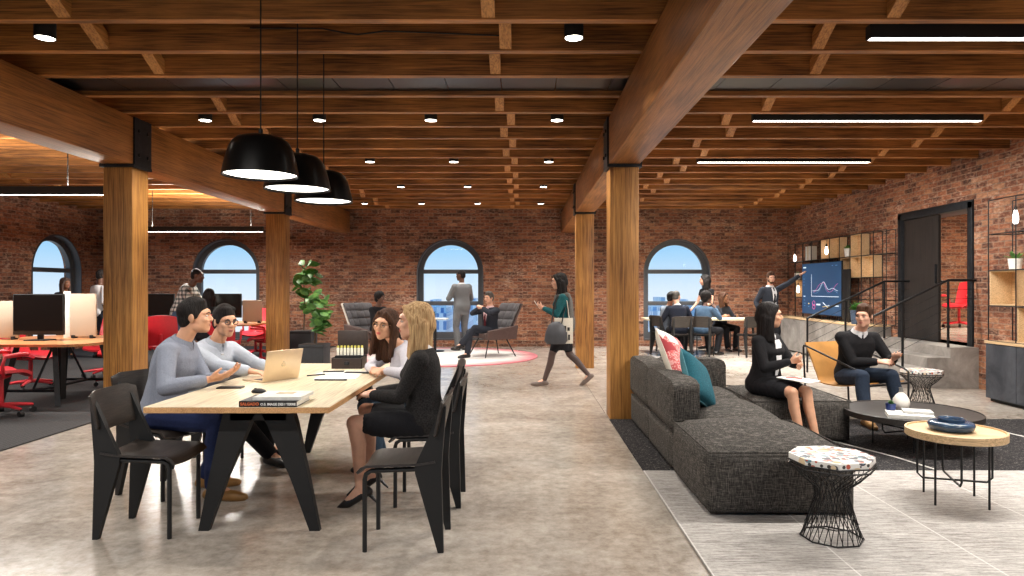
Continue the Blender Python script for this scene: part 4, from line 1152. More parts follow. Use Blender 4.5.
# ------------------------------------------------------------------ meeting table at the back right
mt = empty('meeting_table', (4.05, 14.75, .008), 0, 'long pale meeting table in front of the right-hand arched window', 'table')
MB().span((-1.42, -.45, .705), (1.3, .45, .74), .004).build('table_top', PLY, mt)
for sx in (-1.1, 1.05):
    for sy in (-.33, .33): MB().tube((sx, sy, 0), (sx * .96, sy * .8, .705), .02, .03).build('leg', BLACKM, mt)
def bchair(x, y, face, label): 
    o = chair(x, y, face, label, 'black side chairs at the meeting table'); o.location.z = .008; return o
bchair(3.17, 13.86, 95, 'black chair under the man seen from behind at the meeting table')
bchair(3.66, 13.86, 62, 'black chair under the woman in the denim jacket')
bchair(4.62, 13.85, 95, 'black chair at the meeting table beside the sofa woman\'s head')
# ================================================================== PEOPLE
def skin(name, c):
    m = N(name); v = m.pos(world=False); f = m.noise(v, 14, 3)
    m.base(m.ramp(f, [(.3, tuple(x * .86 for x in c)), (.7, tuple(min(1, x * 1.06) for x in c))])).rough(.5)
    m.b.inputs['Subsurface Weight'].default_value = .06; m.b.inputs['Subsurface Radius'].default_value = (.02, .008, .005); return m.m
SK_L, SK_A, SK_B, SK_T = skin('skin_fair', C(222, 172, 146)), skin('skin_light', C(216, 164, 132)), skin('skin_dark', C(96, 64, 48)), skin('skin_brown', C(150, 104, 78))
SK_S = skin('skin_stocking', C(76, 58, 54))
def hairm(name, c, c2):
    m = N(name); f = m.noise(m.pos((70, 70, 6), False), 1.5, 3, .6)
    m.base(m.ramp(f, [(.3, c), (.7, c2)])).rough(.6).bump(f, .9, .012); m.b.inputs['Specular IOR Level'].default_value = .2; return m.m
H_BLK, H_BRN, H_BLD = hairm('hair_black', C(14, 12, 12), C(36, 31, 30)), hairm('hair_brown', C(40, 25, 18), C(88, 58, 40)), hairm('hair_blonde', C(142, 104, 66), C(222, 188, 140))
H_GRY = hairm('hair_grey', C(48, 44, 42), C(110, 104, 98))
EYE, IRIS, LIP, LIPR = plain('eye_white', C(190, 180, 172), .25, 0, .02), plain('iris_dark', C(30, 20, 16), .2, 0, .02), plain('lip_pink', C(176, 104, 94), .4, 0, .05), plain('lip_red', C(182, 72, 70), .35, 0, .05)
BRASS, LEATHER, LEATHT = plain('frame_gold', C(150, 120, 90), .3, .6), plain('shoe_black', C(22, 20, 20), .3, 0, .05), plain('shoe_tan', C(146, 106, 56), .4, 0, .08)
MALE = [(-.11, .10, .085, -.01), (-.05, .155, .115, -.01), (.03, .168, .120, -.01), (.12, .150, .108, 0), (.22, .150, .108, .01), (.33, .168, .118, .01), (.41, .170, .108, .0), (.455, .150, .086, -.005), (.485, .10, .066, -.01), (.51, .060, .058, -.005)]
FEM = [(-.11, .10, .085, -.01), (-.05, .158, .120, -.015), (.02, .170, .122, -.015), (.10, .142, .102, 0), (.18, .124, .092, .005), (.26, .134, .104, .014), (.33, .146, .118, .02), (.40, .148, .092, .0), (.44, .128, .074, -.005), (.468, .085, .058, -.01), (.49, .050, .05, -.005)]

class Body:
    def __init__(s, label, x, y, z, face, sex='m', hz=.93, lean=(0, 0), side=0, twist=0, scale=1, Rh=None, Lh=None, Rf=None, Lf=None, Re=None, Le=None, Rk=None, Lk=None,
                 Rt=None, Lt=None, head=(0, 0, 0), curl=(.5, .5), palm=(None, None), heel=0.0, skin=None, leg_skin=None, voxel=.009, group=None):
        s.k = scale; s.sex = sex; s.vox = voxel; s.skin = skin; s.heel = heel
        s.M = Matrix.Translation((x, y, z)) @ Matrix.Rotation(rad(face - 90), 4, 'Z'); s.Mi = s.M.inverted()
        s.loc, s.rz = (x, y, z), rad(face - 90)
        k = scale; s.prof = [(t * k, a * k, b * k, o * k) for t, a, b, o in (MALE if sex == 'm' else FEM)]
        s.T = s.prof[-1][0]; s.hz = hz; s.lean = lean; s.side = rad(side); s.twist = rad(twist)
        # spine
        s.sp = []; p = V((0, 0, hz)); n = 40
        for i in range(n + 1):
            f = i / n; s.sp.append((f * s.T, p.copy())); a = rad(lean[0] + (lean[1] - lean[0]) * f)
            p = p + V((math.sin(s.side), math.sin(a), math.cos(a) * math.cos(s.side))).normalized() * (s.T / n)
        hw = (.092 if sex == 'm' else .09) * k; sw = (.178 if sex == 'm' else .152) * k
        st = .432 * k if sex == 'm' else .418 * k
        s.sh = {q: s.frame(st)[0] + s.frame(st)[1] @ V((q * sw, -.005, 0)) for q in (1, -1)}
        s.hip = {q: V((q * hw, 0, hz - .01)) for q in (1, -1)}
        s.ua, s.fa, s.th, s.sn = .285 * k, .25 * k, .43 * k, .42 * k
        if sex == 'f': s.ua, s.fa = .265 * k, .235 * k
        W = lambda q: (s.Mi @ q) if isinstance(q, V) else V(q)
        s.wr, s.el, s.an, s.kn, s.toe = {}, {}, {}, {}, {}
        s.pair = {}
        for q, tgt, eh in ((1, Rh, Re), (-1, Lh, Le)):
            tgt = W(tgt) if tgt is not None else s.sh[q] + V((q * .05, .03, -.52 * k))
            s.el[q], s.wr[q] = s.ik(s.sh[q], tgt, s.ua, s.fa, V(eh) if eh is not None else V((q * .5, -1, -.4)))
        for q, tgt, kh, tt in ((1, Rf, Rk, Rt), (-1, Lf, Lk, Lt)):
            tgt = W(tgt) if tgt is not None else V((q * .10 * k, 0, .085))
            s.kn[q], s.an[q] = s.ik(s.hip[q], tgt, s.th, s.sn, V(kh) if kh is not None else V((q * .15, 1, .2)))
            s.toe[q] = (V(tt) if tt is not None else V((q * .15, 1, 0))).normalized()
        c, R = s.frame(s.T)
        s.nb = c; ny, np_, nr = head
        up = R.col[2]; s.hc = c + (up * .115 + V((0, .03, .055))) * k
        s.HR = (Matrix.Rotation(rad(-ny), 3, 'Z') @ Matrix.Rotation(rad(-np_), 3, 'X') @ Matrix.Rotation(rad(nr), 3, 'Y'))
        s.curl = curl; s.palm = palm
        s.body(label, leg_skin, group)
    def ik(s, a, t, l1, l2, hint):
        d = t - a; L = d.length
        if L > (l1 + l2) * .998: d = d.normalized() * (l1 + l2) * .998; t = a + d; L = d.length
        if L < abs(l1 - l2) + .02: L = abs(l1 - l2) + .02; d = d.normalized() * L; t = a + d
        x = (l1 * l1 - l2 * l2 + L * L) / (2 * L); h = math.sqrt(max(0, l1 * l1 - x * x)); u = d.normalized()
        n = hint - u * hint.dot(u); n = n.normalized() if n.length > 1e-4 else u.orthogonal().normalized()
        return a + u * x + n * h, t
    def frame(s, t):
        t = min(max(t, -.2), s.T); n = len(s.sp) - 1; f = max(0, t / s.T) * n; i = min(int(f), n - 1)
        c = s.sp[i][1].lerp(s.sp[i + 1][1], f - i); up = (s.sp[i + 1][1] - s.sp[i][1]).normalized()
        if t < 0: c = s.sp[0][1] + up * t
        x = V((math.cos(s.twist * max(0, t / s.T)), math.sin(s.twist * max(0, t / s.T)), 0)); x = (x - up * x.dot(up)).normalized()
        return c, Matrix((x, up.cross(x), up)).transposed()
    def rings(s, t0, t1, e=0, n=24, step=.025):
        ts = [t0 + (t1 - t0) * i / max(2, int((t1 - t0) / (step * s.k))) for i in range(max(2, int((t1 - t0) / (step * s.k))) + 1)]; out = []
        for t in ts:
            a, b, o = s.at(t); c, R = s.frame(t); c = c + R @ V((0, o, 0)); r = []
            for i in range(n):
                q = 2 * PI * i / n; ca, sa = math.cos(q), math.sin(q)
                r.append(c + R @ V(((a + e) * math.copysign(abs(ca) ** .85, ca), (b + e) * math.copysign(abs(sa) ** .85, sa), 0)))
            out.append(r)
        return out
    def at(s, t):
        P = s.prof
        if t <= P[0][0]: return P[0][1:]
        for p, q in zip(P, P[1:]):
            if t <= q[0]:
                f = (t - p[0]) / (q[0] - p[0]); f = f * f * (3 - 2 * f) * .5 + f * .5; return tuple(p[i] + (q[i] - p[i]) * f for i in (1, 2, 3))
        return P[-1][1:]
    def arm(s, m, q, e=0, upto=1.0):
        """shoulder to wrist, fattened by e; upto: fraction of the whole arm"""
        k = s.k * (1 if s.sex == 'm' else .86); S, E, W_ = s.sh[q], s.el[q], s.wr[q]; cut = upto * (s.ua + s.fa)
        c, R = s.frame(.40 * s.k)
        m.caps(c + R @ V((q * .09 * s.k, 0, .02)), S, .06 * k + e, .056 * k + e)
        if cut <= s.ua:
            return m.caps(S, S.lerp(E, cut / s.ua), .054 * k + e, .048 * k + e)
        m.caps(S, E, .053 * k + e, .040 * k + e)
        f = (cut - s.ua) / s.fa; mid = E.lerp(W_, .3)
        m.caps(E, mid, .040 * k + e, .041 * k + e)
        if f > .3: m.caps(mid, E.lerp(W_, f), .041 * k + e, (.041 + (.026 - .041) * (f - .3) / .7) * k + e)
    def leg(s, m, q, e=0, upto=1.0, flare=0):
        k = s.k; Hh, K, A = s.hip[q], s.kn[q], s.an[q]; cut = upto * (s.th + s.sn)
        g = 1 if s.sex == 'm' else .97
        m.caps(Hh, Hh.lerp(K, min(1, cut / s.th) * .5), .088 * k * g + e, .076 * k * g + e)
        m.caps(Hh.lerp(K, min(1, cut / s.th) * .5), Hh.lerp(K, min(1, cut / s.th)), .076 * k * g + e, .056 * k * g + e)
        if cut > s.th:
            f = (cut - s.th) / s.sn; d = (A - K).normalized(); bk = V((0, -1, 0)); bk = (bk - d * bk.dot(d)); bk = bk.normalized() * .014 * k if bk.length > .01 else V()
            c1 = K.lerp(A, min(f, .32)) + bk
            m.caps(K, c1, .054 * k * g + e, .053 * k * g + e + flare * .3)
            if f > .32: m.caps(c1, K.lerp(A, f), .053 * k * g + e + flare * .3, (.053 - .020 * (f - .32) / .68) * k * g + e + flare)
    def foot(s, m, q, e=0):
        k = s.k * (1 if s.sex == 'm' else .9); A, t = s.an[q], s.toe[q]; h = s.heel * (1 if s.heel else 0)
        dn = V((0, 0, -1)); dn = (dn - t * dn.dot(t)).normalized()
        hl = A + dn * .045 * k - t * .035 * k; ball = A + dn * .052 * k + t * .13 * k; tip = A + dn * .057 * k + t * .19 * k
        m.caps(A, hl, .036 * k + e, .034 * k + e); m.caps(A, ball, .036 * k + e, .032 * k + e); m.caps(hl, ball, .032 * k + e, .036 * k + e); m.caps(ball, tip, .036 * k + e, .022 * k + e)
    def hand(s, m, q):
        k = s.k * (1 if s.sex == 'm' else .9); W_ = s.wr[q]; d = (W_ - s.el[q]).normalized(); ci = 0 if q == 1 else 1
        pn = s.palm[ci]; pn = V(pn) if pn is not None else V((-q, .2, -.3))   # direction the palm faces
        pn = (pn - d * pn.dot(d)).normalized(); sd = d.cross(pn) * (q)        # towards the thumb
        sd = sd.normalized(); cu = s.curl[ci]
        kn = []
        for i, (o, L) in enumerate(((.030, .074), (.010, .082), (-.011, .076), (-.030, .060))):
            b = W_ + (d * .020 + sd * o * .6) * k; K = W_ + (d * (.088 - .006 * abs(i - 1)) + sd * o) * k
            m.caps(b, K, .0155 * k, .0125 * k); kn.append(K)
            dirv = d.copy(); P0 = K
            for j, (fl, r) in enumerate(((.45, .0098), (.32, .0088), (.23, .0078))):
                ang = cu * (.55 if j == 0 else .8) * (1 + .12 * i)
                dirv = (dirv * math.cos(ang) + pn * math.sin(ang)).normalized() if j == 0 else (Quaternion(d.cross(pn), ang) @ dirv).normalized()
                P1 = P0 + dirv * L * fl * k + sd * o * .06; m.caps(P0, P1, r * k, (r - .0008) * k, 8); P0 = P1
        m.caps(W_, W_ + d * .05 * k, .024 * k, .020 * k)
        t0 = W_ + (d * .022 + sd * .026) * k; t1 = t0 + (d * .032 + sd * .026 + pn * .016) * k; t2 = t1 + (d * .036 + sd * .006 + pn * .014 * (1 + cu)) * k
        m.caps(W_ + d * .01 * k, t0, .016 * k, .015 * k, 8); m.caps(t0, t1, .0135 * k, .0115 * k, 8); m.caps(t1, t2, .011 * k, .009 * k, 8)
        s.grip = getattr(s, 'grip', {}); s.grip[q] = W_ + (d * .09 + pn * .03) * k
    def H(s, x, y, z): return s.hc + s.HR @ (V((x, y, z)) * s.k)
    def hball(s, m, c, r, rot=None, u=16, v=10):
        m.ball(s.H(*c), tuple(x * s.k for x in (r if isinstance(r, (tuple, list)) else (r, r, r))), s.HR @ rot if rot else s.HR, u, v)
    def hcap(s, m, a, b, r0, r1): m.caps(s.H(*a), s.H(*b), r0 * s.k, r1 * s.k)
    def head(s, m):
        f = s.sex == 'f'
        s.hball(m, (0, -.015, .032), (.073, .094, .088), None, 24, 16); s.hball(m, (0, .028, -.03), (.058 if f else .061, .060, .082))
        s.hball(m, (0, .056, -.092), (.026 if f else .032, .028, .022)); s.hcap(m, (0, .060, -.07), (0, .060, -.088), .03, .026)
        for q in (1, -1):
            s.hball(m, (q * .036, .014, -.062), (.024, .042, .034)); s.hball(m, (q * .036, .060, -.02), (.026, .026, .024))
            s.hball(m, (q * .075, -.012, -.004), (.009, .021, .032), rotm(0, 0, q * -18)); s.hball(m, (q * .077, -.012, -.026), (.008, .010, .010))
            s.hball(m, (q * .011, .099, -.030), (.009, .010, .008)); s.hball(m, (q * .03, .070, .022), (.024, .017, .010))
        s.hcap(m, (0, .087, .014), (0, .102, -.022), .008, .0125); s.hball(m, (0, .080, .03), (.05, .016, .022))
        s.hball(m, (0, .084, -.055), (.022, .011, .010)); s.hball(m, (0, .080, -.070), (.020, .011, .008))
        r = .054 if not f else .044
        m.caps(s.nb - (s.frame(s.T)[1].col[2]) * .03 * s.k, s.hc + s.HR @ V((0, -.028, -.05)) * s.k, (r + .004) * s.k, r * s.k)
    def body(s, label, leg_skin, group):
        m = MB(); m.loft(s.rings(-.10 * s.k, s.T, -.004))
        for q in (1, -1): s.arm(m, q, -.001); s.leg(m, q, -.002); s.foot(m, q, -.002); s.hand(m, q)
        s.head(m)
        o = merged(m, 'person', s.skin, None, s.vox, 2); o.location = s.loc; o.rotation_euler = (0, 0, s.rz); s.o = o
        tag(o, label, 'person', group)
        for q in (1, -1):
            e = MB(); s.hball(e, (q * .031, .0765, .004), (.0125, .0105, .0078)); ey = e.build('eye', EYE, o)
            e = MB(); s.hball(e, (q * .031, .0835, .004), (.0060, .0045, .0060), None, 10, 8); e.build('iris', IRIS, ey)
        if leg_skin:
            m = MB()
            for q in (1, -1): s.leg(m, q, .002)
            merged(m, 'stockings', leg_skin, o, s.vox * 1.1, 2)
    # ---- clothing
    def brows(s, mat, lip=None):
        for q in (1, -1):
            e = MB(); e.path([s.H(q * .014, .0925, .021), s.H(q * .03, .0945, .026), s.H(q * .048, .080, .020)], [.0035, .004, .002], 6); e.build('eyebrow', mat, s.o)
        e = MB(); s.hball(e, (0, .0895, -.0555), (.021, .0075, .0045)); s.hball(e, (0, .0875, -.0645), (.018, .0080, .0050)); e.build('lips', lip or LIP, s.o); return s
    def top(s, name, mat, hem=-.06, e=.014, sleeve=.97, collar=0, flare=0, neck=None, smooth=4):
        m = MB(); t1 = (neck if neck is not None else s.T - .012 * s.k); R = s.rings(hem * s.k, t1, e)
        if flare:
            n = len(R)
            for i in range(n):
                f = max(0, 1 - i / n * 3) * flare; c = sum(R[i], V()) / len(R[i]); R[i] = [c + (p - c) * (1 + f) for p in R[i]]
        m.loft(R)
        if sleeve:
            for q in (1, -1): s.arm(m, q, e * .75, sleeve)
        if collar:
            c, Rm = s.frame(s.T); rr = (.058 if s.sex == 'm' else .05) * s.k
            m.lathe([(rr + .008, -.03), (rr + .010, collar), (rr - .008, collar), (rr - .008, -.03)], c, 20, False, Rm)
        o = merged(m, name, mat, s.o, s.vox, smooth); s.e = e; return o
    def collar(s, mat, h=.04, name='collar'):
        c, Rm = s.frame(s.T); rr = (.060 if s.sex == 'm' else .052) * s.k; m = MB(); n = 20
        for sg in (1, -1):
            g = []
            for i in range(9):
                a = PI / 2 - sg * (.12 + i / 8 * (PI - .1)); row = []
                for j in range(4):
                    f = j / 3; r2 = rr + .006 + .022 * f; z = h - (h + .012) * f * (1 + .5 * max(0, 1 - i / 3)); row.append(c + Rm @ V((r2 * math.cos(a), r2 * math.sin(a) * 1.02, z - .015)))
                g.append(row)
            m.sheet(g, .004)
        m.lathe([(rr, -.03), (rr + .004, h - .016), (rr + .001, h - .016), (rr - .003, -.03)], c, 24, False, Rm)
        return m.build(name, mat, s.o, 60)
    def bottoms(s, name, mat, e=.012, upto=.97, flare=.012, waist=.06, smooth=4):
        m = MB(); m.loft(s.rings(-.09 * s.k, waist * s.k, e))
        for q in (1, -1): s.leg(m, q, e, upto, flare)
        return merged(m, name, mat, s.o, s.vox, smooth)
    def skirt(s, mat, upto=.85, e=.012, waist=.08, name='skirt'):
        m = MB(); m.loft(s.rings(-.09 * s.k, waist * s.k, e))
        rows = []
        for i in range(8):
            f = upto * i / 7; a, b = s.hip[-1].lerp(s.kn[-1], f), s.hip[1].lerp(s.kn[1], f); c = (a + b) / 2; hw = (b - a).length / 2; r = (.098 - .034 * f) * s.k + e
            ax = ((s.kn[1] + s.kn[-1]) / 2 - (s.hip[1] + s.hip[-1]) / 2).normalized(); x = (b - a); x = (x - ax * x.dot(ax)); x = x.normalized() if x.length > .02 else V((1, 0, 0))
            Rm = Matrix((x, ax.cross(x), ax)).transposed(); rows.append(m.ring(c, Rm, hw + r * .9, r, 24))
            for p in (a, b): m.ball(p, r * .93 if i < 7 else r * .8, None, 12, 8)
        m.loft(rows); return merged(m, name, mat, s.o, s.vox, 4)
    def shoes(s, mat, heel=0, name='shoe'):
        for q in (1, -1):
            m = MB(); k = s.k * (1 if s.sex == 'm' else .9); A, t = s.an[q], s.toe[q]; dn = V((0, 0, -1)); dn = (dn - t * dn.dot(t)).normalized()
            hl = A + dn * .046 * k - t * .04 * k; ball = A + dn * .054 * k + t * .13 * k; tip = A + dn * .060 * k + t * .205 * k
            if not heel:
                m.caps(A + dn * .01, hl, .040 * k, .037 * k); m.caps(A + dn * .02, ball, .038 * k, .036 * k); m.caps(hl, ball, .036 * k, .040 * k); m.caps(ball, tip, .040 * k, .026 * k)
            else:
                m.caps(A + dn * .028 - t * .034, hl, .030 * k, .035 * k); m.caps(hl, ball, .031 * k, .036 * k); m.caps(ball, tip + t * .02, .036 * k, .012 * k)
            sh = merged(m, name, mat, s.o, min(.008, s.vox), 2)
            if heel:
                hp = hl + dn * .02; MB().tube(hp, V((hp.x - t.x * .0, hp.y - t.y * .0, hp.z)) + (dn * .9 - t * .25).normalized() * heel, .014, .005).build('heel', mat, sh)
            else:
                m = MB(); m.caps(hl + dn * .027 * k, ball + dn * .027 * k, .036 * k, .038 * k)
        return s
    def hair(s, style, mat, length=.2):
        m = MB(); f = s.sex == 'f'
        if style == 'short':
            s.hball(m, (0, -.024, .044), (.081, .098, .092), None, 24, 16); s.hball(m, (0, -.06, -.01), (.070, .058, .07)); s.hball(m, (.004, -.004, .072), (.068, .086, .076)); s.hball(m, (.014, .044, .104), (.044, .034, .024)); s.hball(m, (-.028, .036, .102), (.034, .034, .022))
            for q in (1, -1): s.hball(m, (q * .071, .012, .02), (.010, .018, .035))
        elif style == 'buzz':
            s.hball(m, (0, -.020, .040), (.0765, .0945, .086), None, 24, 16); s.hball(m, (0, -.05, -.01), (.068, .062, .06))
        elif style == 'afro':
            s.hball(m, (0, -.03, .05), (.105, .115, .105), None, 24, 16); s.hball(m, (0, -.06, -.02), (.09, .07, .08))
        else:
            s.hball(m, (0, -.024, .044), (.083, .100, .093), None, 24, 16)
            L = length
            for q in (1, -1):
                s.hcap(m, (q * .030, .058, .096), (q * .074, .028, .03), .018, .020); s.hcap(m, (q * .074, .026, .03), (q * .082, .012, -.07), .020, .022)
                s.hcap(m, (q * .080, -.01, -.03), (q * .084, -.012, -.06 - L * .75), .030, .022); s.hcap(m, (q * .06, -.05, -.02), (q * .062, -.060, -.06 - L), .045, .026)
            s.hcap(m, (0, -.07, .0), (0, -.082, -.06 - L), .062, .036); s.hcap(m, (0, -.05, .05), (0, -.075, -.02), .085, .075)
            if style == 'bun': s.hball(m, (0, -.12, .06), .045)
        if style == 'long':
            for q in (1, -1): s.hball(m, (q * .080, -.014, .0), (.020, .036, .052)); s.hcap(m, (q * .078, .004, -.05), (q * .088, .028, -.08 - length * .7), .026, .018)
        o = merged(m, 'hair', mat, s.o, min(.010, s.vox), 3); return s
    def glasses(s, mat):
        m = MB()
        for q in (1, -1):
            m.path([s.H(q * .032 + .021 * math.cos(a * PI / 8), .0965 - abs(math.cos(a * PI / 8)) * .001, .003 + .017 * math.sin(a * PI / 8)) for a in range(16)], .0026, 6, close=True)
            m.path([s.H(q * .053, .094, .008), s.H(q * .072, .06, .008), s.H(q * .080, -.01, .004)], .0017, 6)
        m.path([s.H(-.011, .0975, .006), s.H(0, .102, .009), s.H(.011, .0975, .006)], .0017, 6); m.build('glasses', mat, s.o); return s
    def patch(s, name, mat, rows, off, th=.005, n=9):
        """cloth lying on the chest: rows = (t, left, right) in metres"""
        g = []
        for t, l, r in rows:
            a, b, o = s.at(t * s.k); c, R = s.frame(t * s.k); row = []
            for j in range(n):
                u = (l + (r - l) * j / (n - 1)) * s.k; aa, bb = a + off, b + off; q = min(.98, abs(u) / aa)
                row.append(c + R @ V((u, o + bb * (1 - q ** (2 / .85)) ** (.85 / 2), 0)))
            g.append(row)
        return MB().sheet(g, th).build(name, mat, s.o, 60)
    def suit(s, mat, shirt, tie=None, hem=-.16, e=.018, open_=0):
        s.top('jacket', mat, hem, e, .95, flare=.06); T = s.T / s.k
        s.patch('shirt_front', shirt, [(.12 - open_, -.012 - open_ * .15, .012 + open_ * .15), (.25, -.04 - open_ * .1, .04 + open_ * .1), (.38, -.062, .062), (T - .05, -.052, .052), (T - .015, -.04, .04)], e + .012)
        if tie: s.patch('tie', tie, [(.06, -.004, .004), (.12, -.026, .026), (.3, -.02, .02), (T - .06, -.012, .012), (T - .035, -.02, .02), (T - .022, -.016, .016)], e + .018)
        for q in (1, -1): s.patch('lapel', mat, [(.13, q * .010, q * .022), (.25, q * .036, q * .080), (.37, q * .058, q * .118), (.40, q * .060, q * .095), (T - .04, q * .050, q * .085), (T - .015, q * .036, q * .06)], e + .016, .006)
        s.collar(shirt, .03); return s
GREYSW, SHIRTB, NAVY, BLKC = cloth('grey_jersey', C(148, 154, 168), C(120, 126, 142), 300), cloth('blue_grey_oxford', C(194, 200, 210), C(166, 174, 188), 300), cloth('navy_twill', C(36, 48, 88), C(24, 32, 62)), cloth('black_wool', C(34, 33, 36), C(20, 20, 22))
DENIM, WHT, CHAR, DRK = cloth('dark_denim', C(50, 62, 80), C(28, 36, 50)), cloth('white_cotton', C(232, 232, 232), C(210, 210, 214), fold=.2), cloth('charcoal_suiting', C(52, 56, 66), C(38, 42, 50)), cloth('black_trousers', C(30, 30, 34), C(20, 20, 24))
GSUIT, TEALC, PLUM, DENL = cloth('grey_suiting', C(134, 136, 138), C(108, 110, 114)), cloth('teal_knit', C(36, 98, 104), C(22, 66, 72)), cloth('maroon_silk', C(104, 36, 46), C(80, 26, 34)), cloth('faded_denim', C(80, 104, 128), C(58, 80, 104))
LILAC, BLAZ = cloth('pale_lilac_knit', C(206, 204, 212), C(184, 182, 192), 300), cloth('black_boucle', C(48, 46, 46), C(24, 23, 24), 120)

# --- the four at the work table ------------------------------------------------
p = Body('seated man in a grey sweater and navy trousers talking with open hands at the table', -2.47, 4.70, 0, 6, hz=.55, lean=(2, 27), scale=1.0, twist=0,
         Rh=V((-2.06, 4.46, .80)), Lh=V((-2.06, 4.74, .80)), Re=(.6, -.4, -.6), Le=(-.5, -.4, -.8), Rf=V((-2.04, 4.50, .085)), Lf=V((-2.22, 4.78, .085)), head=(-8, -4, 0),
         palm=((-.5, .1, .8), (.5, .1, .8)), curl=(.35, .35), skin=SK_A, voxel=.0075)
p.top('sweater', GREYSW, -.10, .017, .93); p.collar(GREYSW, .03); p.bottoms('trousers', NAVY, .014); p.shoes(LEATHT); p.hair('short', H_BLK).brows(H_BLK)
p = Body('seated man in glasses and a pale blue-grey shirt at the gold laptop', -2.56, 5.40, 0, -20, hz=.50, lean=(12, 28), scale=1.0, twist=-6,
         Rh=V((-2.02, 5.05, .785)), Lh=V((-1.93, 5.26, .785)), Re=(.7, -.4, -.5), Le=(-.7, -.4, -.6), Rf=V((-2.0, 5.40, .085)), Lf=V((-2.12, 5.66, .085)), head=(18, 2, 0),
         palm=((0, 0, -1), (0, 0, -1)), curl=(.3, .3), skin=SK_A, voxel=.0075)
p.top('shirt', SHIRTB, -.10, .018, .93); p.collar(SHIRTB, .035); p.patch('button_placket', WHT, [(.05, -.012, .012), (.2, -.013, .013), (.46, -.013, .013)], .021, .003); p.bottoms('trousers', DRK, .014); p.shoes(LEATHER); p.hair('short', H_BLK).brows(H_BLK).glasses(BLACK)
p = Body('blonde woman in a black jacket and skirt seated with crossed ankles, hands on her lap', -.65, 4.50, 0, 180, 'f', hz=.52, lean=(-2, 8), scale=1.0, twist=0,
         Rh=V((-.99, 4.60, .70)), Lh=V((-.99, 4.46, .70)), Re=(.5, -.6, -.5), Le=(-.5, -.6, -.6), Rf=V((-1.03, 4.60, .15)), Lf=V((-1.04, 4.36, .12)), Rt=(0, .9, -.5), Lt=(.0, .9, -.45), head=(-12, 0, 0),
         palm=((-.2, 0, -1), (.2, 0, -1)), curl=(.5, .5), skin=SK_L, voxel=.0075)
p.top('jacket', BLAZ, -.06, .017, .95, flare=.04); p.patch('blouse', WHT, [(.02, -.02, .02), (.2, -.03, .03), (.4, -.035, .035)], .022); p.collar(WHT, .03)
p.skirt(DRK, .80); p.shoes(LEATHER, .085); p.hair('long', H_BLD, .22).brows(H_BRN, LIPR)
p = Body('dark-haired woman in round glasses and a pale lilac top leaning her arms on the table', -.80, 5.36, 0, 202, 'f', hz=.53, lean=(14, 34), scale=.98, twist=0,
         Rh=V((-1.12, 5.12, .79)), Lh=V((-1.04, 5.06, .79)), Re=(.7, 1, -.6), Le=(-.9, -.2, -.4), Rf=V((-1.15, 5.5, .085)), Lf=V((-1.12, 5.22, .085)), head=(-50, 0, -6),
         palm=((0, 0, -1), (0, 0, -1)), curl=(.5, .6), skin=SK_A, voxel=.0075)
p.top('knit_top', LILAC, -.08, .013, .9); p.bottoms('jeans', DENL, .010); p.shoes(LEATHER); p.hair('long', H_BRN, .22).brows(H_BLK, LIPR).glasses(BRASS)

# --- sofa side ------------------------------------------------------------------
p = Body('woman in a black jacket and skirt sitting on the ottoman with papers on her lap', 2.27, 6.40, 0, -66, 'f', hz=.505, lean=(2, 6), scale=.97, twist=18,
         Rh=V((2.40, 6.12, .74)), Lh=V((2.48, 6.14, .70)), Re=(.7, -.5, -.5), Le=(-.7, -.6, -.5), Rf=V((2.41, 5.90, .085)), Lf=V((2.56, 5.95, .085)), Rk=(0, 1, 1), Lk=(0, 1, 1), head=(-48, 2, 0), Rt=(0, 1, 0), Lt=(0, 1, 0),
         palm=((-.6, .2, .3), (.6, .2, .2)), curl=(1.0, .8), skin=SK_A, voxel=.0085)
p.top('jacket', BLKC, -.10, .017, .95, flare=.04); p.patch('blouse', WHT, [(.10, -.015, .015), (.25, -.035, .035), (.40, -.05, .05), (.44, -.04, .04)], .032); p.collar(WHT, .025)
p.skirt(DRK, .82); p.shoes(LEATHER); p.hair('long', H_BLK, .23).brows(H_BLK, LIPR)
o = MB().span((-.11, -.15, 0), (.11, .15, .006), .001, 1).build('paper_pad', PAPER); o.location = (2.45, 6.07, .585); o.rotation_euler = (rad(4), 0, rad(40)); tag(o, 'white paper pad lying on the lap of the woman on the ottoman', 'paper')
o = MB().tube((0, -.07, 0), (0, .07, 0), .0045, n=8).build('pencil', plain('pencil_red', C(200, 70, 50), .4)); o.location = (2.42, 6.09, .598); o.rotation_euler = (0, 0, 1.2); tag(o, 'thin red pencil on the white paper pad', 'pencil')
p = Body('brown-haired man in a black sweater and jeans sitting in the tan leather armchair', 3.57, 7.40, 0, -84, hz=.45, lean=(8, 24), scale=1.0, twist=-4,
         Rh=V((3.66, 7.02, .64)), Lh=V((3.80, 6.98, .68)), Re=(.7, -.7, -.8), Le=(-.7, -.6, -.8), Rf=V((3.44, 6.84, .095)), Lf=V((3.86, 6.92, .095)), Rk=(.12, 1, .5), Lk=(-.15, 1, .5), head=(52, 2, 0),
         palm=((-.5, 0, -.5), (.2, .3, .8)), curl=(.7, .6), skin=SK_L, voxel=.0085)
p.top('sweater', BLKC, -.09, .018, .93); p.collar(WHT, .04); p.bottoms('jeans', DENIM, .014); p.shoes(LEATHT); p.hair('short', H_BRN).brows(H_BRN)

